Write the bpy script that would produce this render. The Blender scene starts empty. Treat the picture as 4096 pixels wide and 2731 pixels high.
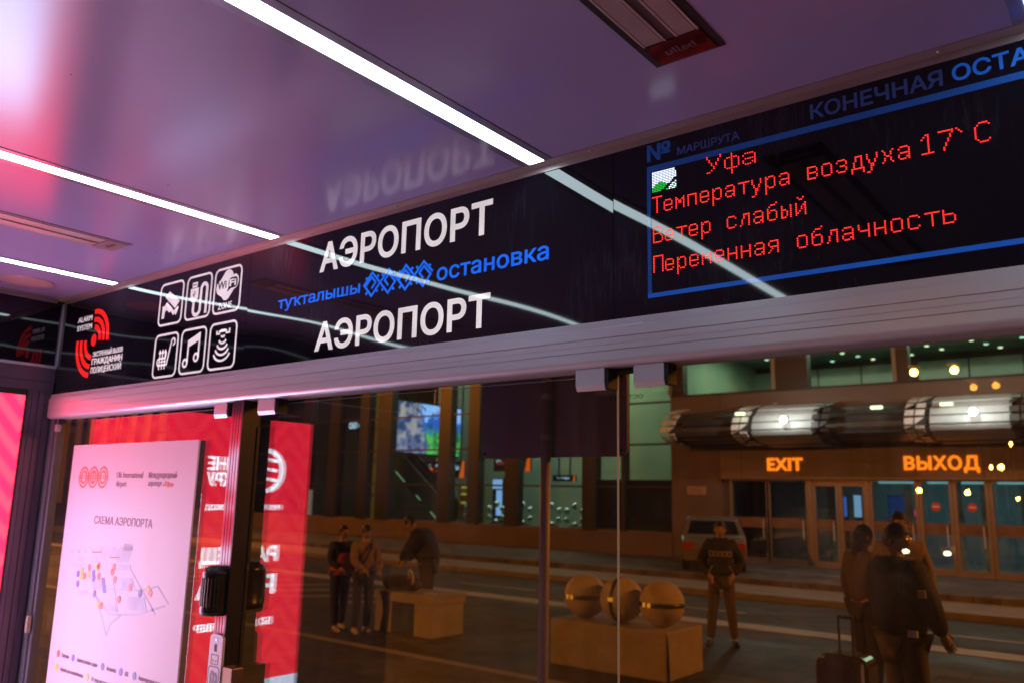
import bpy, bmesh, math, random
import numpy as np
from mathutils.geometry import delaunay_2d_cdt
from mathutils import Vector, Matrix
random.seed(11)
PI = math.pi
sc = bpy.context.scene
COL = sc.collection

# ------------------------------------------------------------------ camera, world, exposure
cam_d = bpy.data.cameras.new('camera'); cam = bpy.data.objects.new('camera', cam_d); COL.objects.link(cam)
RV = Vector((.7870, .6169, .0213)); FV = Vector((-.6097, .7706, .1861)); FV.normalize()
RV = (RV - FV * RV.dot(FV)).normalized(); UV = RV.cross(FV)
CAM = Vector((0, -2.1, 2.05))
cam.matrix_world = Matrix((
    (RV.x, UV.x, -FV.x, CAM.x), (RV.y, UV.y, -FV.y, CAM.y), (RV.z, UV.z, -FV.z, CAM.z), (0, 0, 0, 1)))
cam_d.sensor_width = 36; cam_d.lens = 28.793; cam_d.clip_start = .02; cam_d.clip_end = 900
cam_d.dof.use_dof = True; cam_d.dof.focus_distance = 2.45; cam_d.dof.aperture_fstop = 3.3
sc.camera = cam
wd = bpy.data.worlds.new('World'); sc.world = wd; wd.use_nodes = True
bg = wd.node_tree.nodes['Background']; bg.inputs[0].default_value = (.10, .13, .30, 1); bg.inputs[1].default_value = .010
vs = sc.view_settings; sc.display_settings.display_device = 'sRGB'
vs.view_transform = 'Standard'; vs.look = 'None'; vs.exposure = 0; vs.gamma = 1
try:
    sc.cycles.use_denoising = True; sc.cycles.denoiser = 'OPENIMAGEDENOISE'
    sc.cycles.max_bounces = 8; sc.cycles.transparent_max_bounces = 24; sc.cycles.glossy_bounces = 5
    sc.cycles.sample_clamp_indirect = 6; sc.cycles.caustics_reflective = False; sc.cycles.caustics_refractive = False
except Exception:
    pass

# ------------------------------------------------------------------ materials
def _base(name):
    m = bpy.data.materials.new(name); m.use_nodes = True
    nt = m.node_tree; nt.nodes.clear()
    out = nt.nodes.new('ShaderNodeOutputMaterial')
    return m, nt, out
def N(nt, typ, **kw):
    n = nt.nodes.new(typ)
    for k, v in kw.items(): setattr(n, k, v)
    return n
def M(name, c, rough=.5, metal=0., spec=.5, var=.12, scale=6., emit=None, es=0., bump=0., bscale=40., coat=0., coatr=.05, c2=None):
    m, nt, out = _base(name); L = nt.links.new
    b = N(nt, 'ShaderNodeBsdfPrincipled'); L(b.outputs[0], out.inputs[0])
    g = N(nt, 'ShaderNodeNewGeometry')
    no = N(nt, 'ShaderNodeTexNoise'); no.inputs['Scale'].default_value = scale; no.inputs['Detail'].default_value = 5
    L(g.outputs['Position'], no.inputs['Vector'])
    r = N(nt, 'ShaderNodeValToRGB'); L(no.outputs[0], r.inputs[0])
    r.color_ramp.elements[0].position = .3; r.color_ramp.elements[1].position = .7
    a = c2 if c2 else tuple(max(0, x * (1 - var)) for x in c); d = tuple(min(1, x * (1 + var)) for x in c)
    r.color_ramp.elements[0].color = (*a, 1); r.color_ramp.elements[1].color = (*d, 1)
    L(r.outputs[0], b.inputs['Base Color'])
    mr = N(nt, 'ShaderNodeMapRange'); L(no.outputs[0], mr.inputs[0])
    mr.inputs[3].default_value = rough * .88; mr.inputs[4].default_value = min(1, rough * 1.12)
    L(mr.outputs[0], b.inputs['Roughness'])
    b.inputs['Metallic'].default_value = metal; b.inputs['Specular IOR Level'].default_value = spec
    b.inputs['Coat Weight'].default_value = coat; b.inputs['Coat Roughness'].default_value = coatr
    if emit:
        b.inputs['Emission Color'].default_value = (*emit, 1); b.inputs['Emission Strength'].default_value = es
    if bump:
        n2 = N(nt, 'ShaderNodeTexNoise'); n2.inputs['Scale'].default_value = bscale; n2.inputs['Detail'].default_value = 4
        L(g.outputs['Position'], n2.inputs['Vector'])
        bp = N(nt, 'ShaderNodeBump'); bp.inputs['Strength'].default_value = bump; bp.inputs['Distance'].default_value = .01
        L(n2.outputs[0], bp.inputs['Height']); L(bp.outputs[0], b.inputs['Normal'])
    return m
def E(name, c, s):
    m, nt, out = _base(name)
    e = N(nt, 'ShaderNodeEmission'); e.inputs[0].default_value = (*c, 1); e.inputs[1].default_value = s
    nt.links.new(e.outputs[0], out.inputs[0]); return m
def wavy(nt, b, phase, dist, scale=(1.1, 1.1, 1.6), tex=.0):
    """slow unevenness of a thin acrylic sheet"""
    L = nt.links.new
    g = N(nt, 'ShaderNodeNewGeometry'); mp = N(nt, 'ShaderNodeMapping'); L(g.outputs['Position'], mp.inputs[0])
    mp.inputs['Location'].default_value = (phase, phase * .37, phase * .71); mp.inputs['Scale'].default_value = scale
    no = N(nt, 'ShaderNodeTexNoise'); no.inputs['Scale'].default_value = 1.; no.inputs['Detail'].default_value = 0
    L(mp.outputs[0], no.inputs['Vector'])
    bp = N(nt, 'ShaderNodeBump'); bp.inputs['Strength'].default_value = 1; bp.inputs['Distance'].default_value = dist
    L(no.outputs[0], bp.inputs['Height'])
    for s in ('Normal', 'Coat Normal'): L(bp.outputs[0], b.inputs[s])
def acrylic(name, c, phase, dist=.012, emit=None, es=0., scratch=.0):
    m, nt, out = _base(name); L = nt.links.new
    b = N(nt, 'ShaderNodeBsdfPrincipled'); L(b.outputs[0], out.inputs[0])
    b.inputs['Base Color'].default_value = (*c, 1); b.inputs['Roughness'].default_value = .035
    b.inputs['Specular IOR Level'].default_value = .62
    if emit:
        b.inputs['Emission Color'].default_value = (*emit, 1)
        g0 = N(nt, 'ShaderNodeNewGeometry'); n0 = N(nt, 'ShaderNodeTexNoise'); n0.inputs['Scale'].default_value = 9
        L(g0.outputs['Position'], n0.inputs['Vector']); mr0 = N(nt, 'ShaderNodeMapRange'); L(n0.outputs[0], mr0.inputs[0])
        mr0.inputs[1].default_value = .3; mr0.inputs[2].default_value = .7
        mr0.inputs[3].default_value = es * .82; mr0.inputs[4].default_value = es * 1.12
        L(mr0.outputs[0], b.inputs['Emission Strength'])
    if scratch:
        # wiped dust and fine hairline scratches
        g = N(nt, 'ShaderNodeNewGeometry'); mp = N(nt, 'ShaderNodeMapping'); L(g.outputs['Position'], mp.inputs[0])
        mp.inputs['Rotation'].default_value = (0, .5, 0); mp.inputs['Scale'].default_value = (60, 1, 6)
        n1 = N(nt, 'ShaderNodeTexNoise'); n1.inputs['Scale'].default_value = 1.3; n1.inputs['Detail'].default_value = 6; n1.inputs['Roughness'].default_value = .7
        L(mp.outputs[0], n1.inputs['Vector'])
        n2 = N(nt, 'ShaderNodeTexNoise'); n2.inputs['Scale'].default_value = 3.1; n2.inputs['Detail'].default_value = 3; L(g.outputs['Position'], n2.inputs['Vector'])
        mu = N(nt, 'ShaderNodeMath', operation='MULTIPLY'); L(n1.outputs[0], mu.inputs[0]); L(n2.outputs[0], mu.inputs[1])
        cr = N(nt, 'ShaderNodeValToRGB'); L(mu.outputs[0], cr.inputs[0])
        cr.color_ramp.elements[0].position = .26; cr.color_ramp.elements[0].color = (*c, 1)
        cr.color_ramp.elements[1].position = .46; cr.color_ramp.elements[1].color = (.030, .033, .048, 1)
        L(cr.outputs[0], b.inputs['Base Color'])
    wavy(nt, b, phase, dist); return m
def glass(name, tint=(.9, .95, .93), dust=.012, boost=1., phase=0.):
    """clear sheet: see-through plus Schlick mirror reflection on each face, and a little dust"""
    m, nt, out = _base(name); L = nt.links.new
    g = N(nt, 'ShaderNodeNewGeometry')
    dt = N(nt, 'ShaderNodeVectorMath', operation='DOT_PRODUCT'); L(g.outputs['Normal'], dt.inputs[0]); L(g.outputs['Incoming'], dt.inputs[1])
    ab = N(nt, 'ShaderNodeMath', operation='ABSOLUTE'); L(dt.outputs['Value'], ab.inputs[0])
    om = N(nt, 'ShaderNodeMath', operation='SUBTRACT'); om.inputs[0].default_value = 1; L(ab.outputs[0], om.inputs[1])
    pw = N(nt, 'ShaderNodeMath', operation='POWER'); L(om.outputs[0], pw.inputs[0]); pw.inputs[1].default_value = 5
    ma = N(nt, 'ShaderNodeMath', operation='MULTIPLY_ADD'); L(pw.outputs[0], ma.inputs[0]); ma.inputs[1].default_value = .95; ma.inputs[2].default_value = .045 * boost
    tr = N(nt, 'ShaderNodeBsdfTransparent'); tr.inputs[0].default_value = (*tint, 1)
    gl = N(nt, 'ShaderNodeBsdfGlossy'); gl.inputs['Roughness'].default_value = .0; gl.inputs[0].default_value = (1, 1, 1, 1)
    mx = N(nt, 'ShaderNodeMixShader'); L(ma.outputs[0], mx.inputs[0]); L(tr.outputs[0], mx.inputs[1]); L(gl.outputs[0], mx.inputs[2])
    if dust:
        df = N(nt, 'ShaderNodeBsdfDiffuse'); df.inputs[0].default_value = (.75, .74, .72, 1)
        n1 = N(nt, 'ShaderNodeTexNoise'); n1.inputs['Scale'].default_value = 2.2; n1.inputs['Detail'].default_value = 4; L(g.outputs['Position'], n1.inputs['Vector'])
        n2 = N(nt, 'ShaderNodeTexNoise'); n2.inputs['Scale'].default_value = 420; n2.inputs['Detail'].default_value = 2; L(g.outputs['Position'], n2.inputs['Vector'])
        c2 = N(nt, 'ShaderNodeMapRange'); L(n2.outputs[0], c2.inputs[0]); c2.inputs[1].default_value = .62; c2.inputs[2].default_value = .78; c2.inputs[3].default_value = .35; c2.inputs[4].default_value = 5
        c1 = N(nt, 'ShaderNodeMapRange'); L(n1.outputs[0], c1.inputs[0]); c1.inputs[1].default_value = .35; c1.inputs[2].default_value = .75; c1.inputs[3].default_value = .2; c1.inputs[4].default_value = 1.8
        mpg = N(nt, 'ShaderNodeMapping'); L(g.outputs['Position'], mpg.inputs[0]); mpg.inputs['Rotation'].default_value = (0, .35, 0); mpg.inputs['Scale'].default_value = (28, 1, 2.2)
        n4 = N(nt, 'ShaderNodeTexNoise'); n4.inputs['Scale'].default_value = 1.0; n4.inputs['Detail'].default_value = 5; L(mpg.outputs[0], n4.inputs['Vector'])
        c4 = N(nt, 'ShaderNodeMapRange'); L(n4.outputs[0], c4.inputs[0]); c4.inputs[1].default_value = .35; c4.inputs[2].default_value = .75; c4.inputs[3].default_value = .6; c4.inputs[4].default_value = 2.2
        mq = N(nt, 'ShaderNodeMath', operation='MULTIPLY'); L(c1.outputs[0], mq.inputs[0]); L(c4.outputs[0], mq.inputs[1])
        mm = N(nt, 'ShaderNodeMath', operation='MULTIPLY'); L(mq.outputs[0], mm.inputs[0]); L(c2.outputs[0], mm.inputs[1])
        m3 = N(nt, 'ShaderNodeMath', operation='MULTIPLY'); L(mm.outputs[0], m3.inputs[0]); m3.inputs[1].default_value = dust
        tl = N(nt, 'ShaderNodeBsdfTranslucent'); tl.inputs[0].default_value = (.75, .74, .72, 1)
        dm = N(nt, 'ShaderNodeMixShader'); dm.inputs[0].default_value = .5; L(df.outputs[0], dm.inputs[1]); L(tl.outputs[0], dm.inputs[2])
        mx2 = N(nt, 'ShaderNodeMixShader'); L(m3.outputs[0], mx2.inputs[0]); L(mx.outputs[0], mx2.inputs[1]); L(dm.outputs[0], mx2.inputs[2])
        L(mx2.outputs[0], out.inputs[0])
    else:
        L(mx.outputs[0], out.inputs[0])
    return m

# ------------------------------------------------------------------ mesh collector
class MB:
    def __init__(s): s.v = []; s.f = []; s.mi = []; s.cur = 0
    def add(s, vs, fs):
        o = len(s.v); s.v += [tuple(v) for v in vs]
        for f in fs: s.f.append(tuple(i + o for i in f)); s.mi.append(s.cur)
        return s
    def box(s, x0, x1, y0, y1, z0, z1):
        v = [(x0, y0, z0), (x1, y0, z0), (x1, y1, z0), (x0, y1, z0), (x0, y0, z1), (x1, y0, z1), (x1, y1, z1), (x0, y1, z1)]
        return s.add(v, [(0, 3, 2, 1), (4, 5, 6, 7), (0, 1, 5, 4), (1, 2, 6, 5), (2, 3, 7, 6), (3, 0, 4, 7)])
    def bar(s, p, q, w, h, up=(0, 0, 1)):
        p = Vector(p); q = Vector(q); d = (q - p).normalized(); u = Vector(up)
        r = d.cross(u); r = r.normalized() if r.length > 1e-6 else Vector((1, 0, 0)); u = r.cross(d)
        vs_ = [e + r * a * w / 2 + u * b * h / 2 for e in (p, q) for a, b in ((-1, -1), (1, -1), (1, 1), (-1, 1))]
        return s.add(vs_, [(0, 1, 2, 3), (7, 6, 5, 4), (0, 4, 5, 1), (1, 5, 6, 2), (2, 6, 7, 3), (3, 7, 4, 0)])
    def tube(s, pts, rads, n=10, cap=True):
        pts = [Vector(p) for p in pts]
        if not isinstance(rads, (list, tuple)): rads = [rads] * len(pts)
        rings = []; ref = Vector((.13, .27, .95))
        for i, p in enumerate(pts):
            d = (pts[min(i + 1, len(pts) - 1)] - pts[max(i - 1, 0)]).normalized()
            a = d.cross(ref)
            if a.length < .05: a = d.cross(Vector((1, 0, 0)))
            a.normalize(); b = d.cross(a)
            rings.append([p + a * math.cos(t) * rads[i] + b * math.sin(t) * rads[i] for t in (2 * PI * k / n for k in range(n))])
        vs_ = [v for r in rings for v in r]; fs = []
        for i in range(len(pts) - 1):
            for k in range(n):
                fs.append((i * n + k, i * n + (k + 1) % n, (i + 1) * n + (k + 1) % n, (i + 1) * n + k))
        if cap: fs.append(tuple(range(n))[::-1]); fs.append(tuple((len(pts) - 1) * n + k for k in range(n)))
        return s.add(vs_, fs)
    def lathe(s, c, prof, n=24, axis='z', a0=0, a1=2 * PI):
        c = Vector(c); full = abs(a1 - a0 - 2 * PI) < 1e-6; m = n if full else n + 1; vs_ = []
        for r, h in prof:
            for k in range(m):
                t = a0 + (a1 - a0) * k / n; x, y = r * math.cos(t), r * math.sin(t)
                vs_.append(c + Vector({'z': (x, y, h), 'x': (h, x, y), 'y': (x, h, y)}[axis]))
        fs = []
        for i in range(len(prof) - 1):
            for k in range(n):
                fs.append((i * m + k, i * m + (k + 1) % m, (i + 1) * m + (k + 1) % m, (i + 1) * m + k))
        return s.add(vs_, fs)
    def ball(s, c, r, n=16, sc_=(1, 1, 1)):
        c = Vector(c); k = n // 2; vs_ = [c + Vector((0, 0, r * sc_[2]))]; fs = []
        for i in range(1, k):
            a = PI * i / k
            for j in range(n):
                t = 2 * PI * j / n; vs_.append(c + Vector((r * sc_[0] * math.sin(a) * math.cos(t), r * sc_[1] * math.sin(a) * math.sin(t), r * sc_[2] * math.cos(a))))
        vs_.append(c - Vector((0, 0, r * sc_[2]))); last = len(vs_) - 1
        for j in range(n): fs.append((0, 1 + j, 1 + (j + 1) % n))
        for i in range(k - 2):
            for j in range(n):
                fs.append((1 + i * n + j, 1 + (i + 1) * n + j, 1 + (i + 1) * n + (j + 1) % n, 1 + i * n + (j + 1) % n))
        b = 1 + (k - 2) * n
        for j in range(n): fs.append((b + j, last, b + (j + 1) % n))
        return s.add(vs_, fs)
    def prism(s, poly, fn, d):
        """poly: 2-D outline; fn(u,v,w) -> world point; thickness d along w"""
        n = len(poly); vs_ = [fn(u, v, 0) for u, v in poly] + [fn(u, v, d) for u, v in poly]
        fs = [tuple(range(n)), tuple(range(2 * n - 1, n - 1, -1))] + [(i, n + i, n + (i + 1) % n, (i + 1) % n) for i in range(n)]
        return s.add(vs_, fs)
    def stroke(s, pts, w, fn, d, closed=False):
        """a band of width w along a 2-D polyline, mitred"""
        P = [Vector((p[0], p[1])) for p in pts]; n = len(P); L_ = []; R_ = []
        for i in range(n):
            a = P[i - 1] if (closed or i > 0) else None; b = P[(i + 1) % n] if (closed or i < n - 1) else None
            d1 = (P[i] - a).normalized() if a is not None else None; d2 = (b - P[i]).normalized() if b is not None else None
            if d1 is None: d1 = d2
            if d2 is None: d2 = d1
            n1 = Vector((-d1.y, d1.x)); n2 = Vector((-d2.y, d2.x)); mm = n1 + n2
            if mm.length < .2: mm = n1.copy()
            mm.normalize(); k = w / 2 / max(.45, mm.dot(n1)); L_.append(P[i] + mm * k); R_.append(P[i] - mm * k)
        m = n if closed else n - 1
        for i in range(m):
            j = (i + 1) % n; q = [L_[i], L_[j], R_[j], R_[i]]; s.prism([(p.x, p.y) for p in q], fn, d)
        return s
    def sweepx(s, prof, x0, x1, closed=True):
        n = len(prof); vs_ = [(x0, y, z) for y, z in prof] + [(x1, y, z) for y, z in prof]
        fs = [(i, (i + 1) % n, n + (i + 1) % n, n + i) for i in range(n if closed else n - 1)]
        if closed: fs += [tuple(range(n))[::-1], tuple(range(n, 2 * n))]
        return s.add(vs_, fs)
    def build(s, name, mats, parent=None, smooth=False, bevel=0, label=None):
        off = origin(parent) if parent else Vector((0, 0, 0))
        me = bpy.data.meshes.new(name); me.from_pydata([tuple(Vector(v) - off) for v in s.v], [], s.f)
        mats = mats if isinstance(mats, (list, tuple)) else [mats]
        for m in mats: me.materials.append(m)
        if len(mats) > 1:
            for p, i in zip(me.polygons, s.mi): p.material_index = i
        bm = bmesh.new(); bm.from_mesh(me)
        bmesh.ops.recalc_face_normals(bm, faces=bm.faces); bm.to_mesh(me); bm.free()
        if smooth:
            for p in me.polygons: p.use_smooth = True
        o = bpy.data.objects.new(name, me); COL.objects.link(o)
        if parent: o.parent = parent
        if bevel:
            b = o.modifiers.new('edge', 'BEVEL'); b.width = bevel; b.segments = 2; b.limit_method = 'ANGLE'
        if label: o['label'] = label
        return o
ORI = {}
def origin(o):
    while o.parent: o = o.parent
    return Vector(ORI.get(o.name, (0, 0, 0)))
def tag(o, label=None, cat=None, group=None, kind=None):
    for k, v in (('label', label), ('category', cat), ('group', group), ('kind', kind)):
        if v: o[k] = v
    return o
def thing(name, label, cat, loc=(0, 0, 0), group=None):
    o = bpy.data.objects.new(name, None); COL.objects.link(o); o.location = loc; o.empty_display_size = .1
    ORI[o.name] = tuple(loc); return tag(o, label, cat, group)
def solo(mb, name, mat, label, cat, group=None, **k): return tag(mb.build(name, mat, None, **k), label, cat, group)
def dup(src, loc, label=None):
    def cp(o, par):
        c = o.copy(); COL.objects.link(c); c.parent = par
        for ch in o.children: cp(ch, c)
        return c
    c = cp(src, None); c.location = loc; ORI[c.name] = tuple(loc)
    if label: c['label'] = label
    return c

# plane frames: fn(u, v, w) with w towards the viewer
def front(y): return lambda u, v, w: (u, y - w, v)
def leftwall(x): return lambda u, v, w: (x + w, u, v)
def facing(x, y): return lambda u, v, w: (x + u, y - w, v)

# ------------------------------------------------------------------ lettering
_tx = {}
def glyphs(s, off=0., space=1.):
    """triangles of a line of type: outlines, thickened by off, filled by winding number"""
    key = (s, off, space)
    if key in _tx: return _tx[key]
    cu = bpy.data.curves.new('t', 'FONT'); cu.body = s; cu.size = 1; cu.space_character = space; cu.resolution_u = 4; cu.fill_mode = 'NONE'
    o = bpy.data.objects.new('t', cu); COL.objects.link(o); bpy.context.view_layer.update()
    me = o.evaluated_get(bpy.context.evaluated_depsgraph_get()).to_mesh()
    P = [(p.co.x, p.co.y) for p in me.vertices]; nx = {e.vertices[0]: [] for e in me.edges}
    for e in me.edges:
        for i, j in ((0, 1), (1, 0)): nx.setdefault(e.vertices[i], []).append(e.vertices[j])
    o.to_mesh_clear(); bpy.data.objects.remove(o); bpy.data.curves.remove(cu)
    seen = set(); loops = []
    for st in range(len(P)):
        if st in seen or st not in nx: continue
        lp = [st]; seen.add(st); cur = st
        while True:
            n = [k for k in nx[cur] if k not in seen]
            if not n: break
            cur = st + 1 if (cur == st and st + 1 in n) else n[0]; seen.add(cur); lp.append(cur)
        q = [Vector(P[k]) for k in lp]; q = [p for i, p in enumerate(q) if (p - q[i - 1]).length > 1e-5]
        if len(q) > 2: loops.append(q)
    ar = sum(sum(l[i - 1].x * l[i].y - l[i].x * l[i - 1].y for i in range(len(l))) for l in loops); sg = 1 if ar > 0 else -1
    V = []; Ed = []
    for l in loops:
        m = len(l); o0 = len(V)
        for i in range(m):
            d1 = (l[i] - l[i - 1]).normalized(); d2 = (l[(i + 1) % m] - l[i]).normalized()
            n1 = Vector((d1.y, -d1.x)) * sg; n2 = Vector((d2.y, -d2.x)) * sg; mm = n1 + n2
            mm = mm.normalized() if mm.length > .1 else n1
            V.append(l[i] + mm * (off / max(.5, mm.dot(n1))))
        Ed += [(o0 + i, o0 + (i + 1) % m) for i in range(m)]
    A = np.array([[V[i].x, V[i].y, V[j].x, V[j].y] for i, j in Ed])
    v2, _, f2, *_r = delaunay_2d_cdt(V, Ed, [], 0, 1e-6)
    C = np.array([[sum(v2[k].x for k in f) / 3, sum(v2[k].y for k in f) / 3] for f in f2])
    up = (A[None, :, 1] <= C[:, None, 1]) & (A[None, :, 3] > C[:, None, 1]); dn = (A[None, :, 1] > C[:, None, 1]) & (A[None, :, 3] <= C[:, None, 1])
    cr = (A[None, :, 2] - A[None, :, 0]) * (C[:, None, 1] - A[None, :, 1]) - (C[:, None, 0] - A[None, :, 0]) * (A[None, :, 3] - A[None, :, 1])
    wn = (up & (cr > 0)).sum(1) - (dn & (cr < 0)).sum(1)
    fs = [tuple(f) for f, w_ in zip(f2, wn) if w_ != 0]; us = sorted({k for f in fs for k in f}); ix = {k: i for i, k in enumerate(us)}
    r = ([(v2[k].x, v2[k].y) for k in us], [tuple(ix[k] for k in f) for f in fs])
    _tx[key] = r; return r
def letters(mb, s, fn, u0, u1, v0, v1, off=0., space=1., ref=None, d=.001, w=.0005):
    """fit the words into u0..u1; v0..v1 is the height of ref (else of the words' own box)"""
    v, f = glyphs(s, off, space)
    xs = [p[0] for p in v]; ys = [p[1] for p in v]; ax, bx = min(xs), max(xs); ay, by = min(ys), max(ys)
    if ref:
        rv, _ = glyphs(ref, off, space); ay, by = min(p[1] for p in rv), max(p[1] for p in rv)
    T = [(u0 + (x - ax) / (bx - ax) * (u1 - u0), v0 + (y - ay) / (by - ay) * (v1 - v0)) for x, y in v]
    n = len(T)
    edges = {}
    for q in f:
        for i in range(len(q)):
            e = (q[i], q[(i + 1) % len(q)]); k = tuple(sorted(e)); edges[k] = edges.get(k, []) + [e]
    fs = [tuple(i + n for i in q) for q in f] + [(e[0][0], e[0][1], e[0][1] + n, e[0][0] + n) for e in edges.values() if len(e) == 1]
    mb.add([fn(x, y, w) for x, y in T] + [fn(x, y, w + d) for x, y in T], fs); return mb
def line(par, mat, name, *a, **k):
    q = MB(); letters(q, *a, **k); return q.build(name, mat, par)
def rrect(x0, x1, z0, z1, r, n=5):
    out = []
    for cx, cz, a in ((x1 - r, z1 - r, 0), (x0 + r, z1 - r, PI / 2), (x0 + r, z0 + r, PI), (x1 - r, z0 + r, 1.5 * PI)):
        for k in range(n + 1): out.append((cx + r * math.cos(a + PI / 2 * k / n), cz + r * math.sin(a + PI / 2 * k / n)))
    return out
def arc(cx, cz, rx, rz, a0, a1, n=14): return [(cx + rx * math.cos(a0 + (a1 - a0) * k / n), cz + rz * math.sin(a0 + (a1 - a0) * k / n)) for k in range(n + 1)]
def disc(cx, cz, rx, rz=None, n=20): return arc(cx, cz, rx, rz or rx, 0, 2 * PI * (n - 1) / n, n - 1)

# ================================================================== SHELTER
ZC = 3.145
m_ceil = M('ceiling_violet_cast', (.39, .365, .67), .20, spec=.6, var=.03, scale=1.5, bump=.01, bscale=300)  # violet cast of the shelter light is put into the base colour
def specks(m, scale, size, dens, col):
    """sparse tiny marks"""
    nt = m.node_tree; L = nt.links.new; b = [n for n in nt.nodes if n.type == 'BSDF_PRINCIPLED'][0]; old = b.inputs['Base Color'].links[0].from_socket
    g = N(nt, 'ShaderNodeNewGeometry'); v = N(nt, 'ShaderNodeTexVoronoi'); v.inputs['Scale'].default_value = scale; L(g.outputs['Position'], v.inputs['Vector'])
    lt = N(nt, 'ShaderNodeMath', operation='LESS_THAN'); L(v.outputs['Distance'], lt.inputs[0]); lt.inputs[1].default_value = size
    sp_ = N(nt, 'ShaderNodeSeparateColor'); L(v.outputs['Color'], sp_.inputs[0])
    l2 = N(nt, 'ShaderNodeMath', operation='LESS_THAN'); L(sp_.outputs[0], l2.inputs[0]); l2.inputs[1].default_value = dens
    mu = N(nt, 'ShaderNodeMath', operation='MULTIPLY'); L(lt.outputs[0], mu.inputs[0]); L(l2.outputs[0], mu.inputs[1])
    mx = N(nt, 'ShaderNodeMix', data_type='RGBA'); L(mu.outputs[0], mx.inputs[0]); L(old, mx.inputs[6]); mx.inputs[7].default_value = (*col, 1); L(mx.outputs[2], b.inputs['Base Color'])
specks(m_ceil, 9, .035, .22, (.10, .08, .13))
m_alu = M('brushed_aluminium', (.60, .59, .70), .30, metal=.35, var=.006, scale=.5)
m_trim = M('trim_aluminium', (.50, .44, .46), .3, metal=.5, var=.05)
m_black = acrylic('black_acrylic_a', (.006, .006, .010), 1.7, .014, scratch=1)
m_black2 = acrylic('black_acrylic_b', (.006, .006, .010), 6.1, .016, scratch=1)
m_black3 = acrylic('black_acrylic_c', (.006, .006, .010), 9.4, .012, scratch=1)
m_white_lit = acrylic('backlit_white', (.62, .60, .58), 6.1, .016, (.93, .88, .88), .62)
m_white_lit_a = acrylic('backlit_white_pictogram', (.62, .58, .60), 1.7, .014, (.95, .84, .88), .60)
m_blue_lit = acrylic('backlit_blue', (.01, .08, .42), 6.1, .016, (.004, .125, .80), .95)
m_red_lit = acrylic('backlit_red', (.5, .01, .01), 1.7, .014, (1, .015, .012), .80)
m_blue_film = acrylic('blue_film', (.02, .10, .42), 9.4, .012, (.008, .07, .36), .12)
m_blue_dim = acrylic('blue_film_dim', (.035, .06, .22), 9.4, .012, (.02, .035, .16), .20)  # dim copy for the left headings, weaker light put into the colour
m_blue_edge = acrylic('blue_film_bright', (.02, .14, .6), 9.4, .012, (.008, .09, .50), .34)  # bright copy, stronger light on the film put into the colour
m_dark = M('dark_powder_coat', (.018, .016, .02), .38, var=.2)
m_grey = M('grey_powder_coat', (.17, .155, .19), .42, var=.1)
m_rubber = M('black_rubber', (.012, .012, .013), .6)
m_strip = E('led_strip', (.74, .93, 1.0), 9.0)
m_glass = glass('shelter_glass', (.90, .91, .94), .030, 1.5)
m_glass2 = glass('shelter_glass_dusty', (.95, .93, .90), .030, 1.3)
m_gedge = M('glass_edge', (.48, .66, 1.0), .2, emit=None, var=.05)
m_floor = M('shelter_floor', (.42, .40, .39), .5, scale=4, var=.1)

sh = thing('bus_shelter', 'glazed bus shelter with violet lit ceiling, aluminium header beam and dark posts', 'bus shelter', (-1.5, 0, .15))
MB().box(-5.3, 3.0, -2.9, .12, .02, .15).build('floor_slab', m_floor, sh)
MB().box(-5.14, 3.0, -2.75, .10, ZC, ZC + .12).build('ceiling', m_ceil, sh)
MB().box(-5.4, 3.2, .101, 1.75, 3.20, 3.30).build('unseen_shade_slab', m_grey, sh)  # unseen slab added to keep the rear lamp's light off the stop board
tr = MB().sweepx([(-.042, ZC - .0005), (-.042, ZC - .003), (-.0025, ZC - .003), (-.0025, 3.123), (-.0001, 3.123), (-.0001, ZC - .0005)], -5.09, 3.0).build('ceiling_trim', m_trim, sh)
sc_mb = None
for x in (-4.6, -3.4, -2.23, -1.34, -.33, .7):
    MB().lathe((x, -.021, ZC - .003), [(.0001, -.005), (.004, -.0045), (.0062, -.002), (.0068, 0)], 12).build('screw', m_trim, tr, smooth=True)
tr2 = MB().box(-5.0985, -5.058, -2.7, -.04, ZC - .003, ZC - .0005).box(-5.0985, -5.096, -2.7, -.04, 3.123, ZC - .003).build('ceiling_trim', m_trim, sh)
# header beam: extruded aluminium with drip grooves and a rounded lower edge
bp = [(-.0002, 2.5795), (-.022, 2.5795), (-.022, 2.5585), (-.024, 2.5565), (-.030, 2.5555), (-.030, 2.5255), (-.0265, 2.5248), (-.0265, 2.5236), (-.030, 2.5228),
      (-.030, 2.5055), (-.0288, 2.5048), (-.0288, 2.5040), (-.030, 2.5032), (-.030, 2.4875), (-.0272, 2.4868), (-.0272, 2.4856), (-.030, 2.4848), (-.030, 2.459),
      (-.0292, 2.4535), (-.0268, 2.4485), (-.0232, 2.4445), (-.0185, 2.4415), (-.013, 2.4395), (-.007, 2.439), (.075, 2.439), (.075, 2.5795)]
MB().sweepx(bp, -5.075, 3.0).build('header_beam', m_alu, sh)
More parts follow.
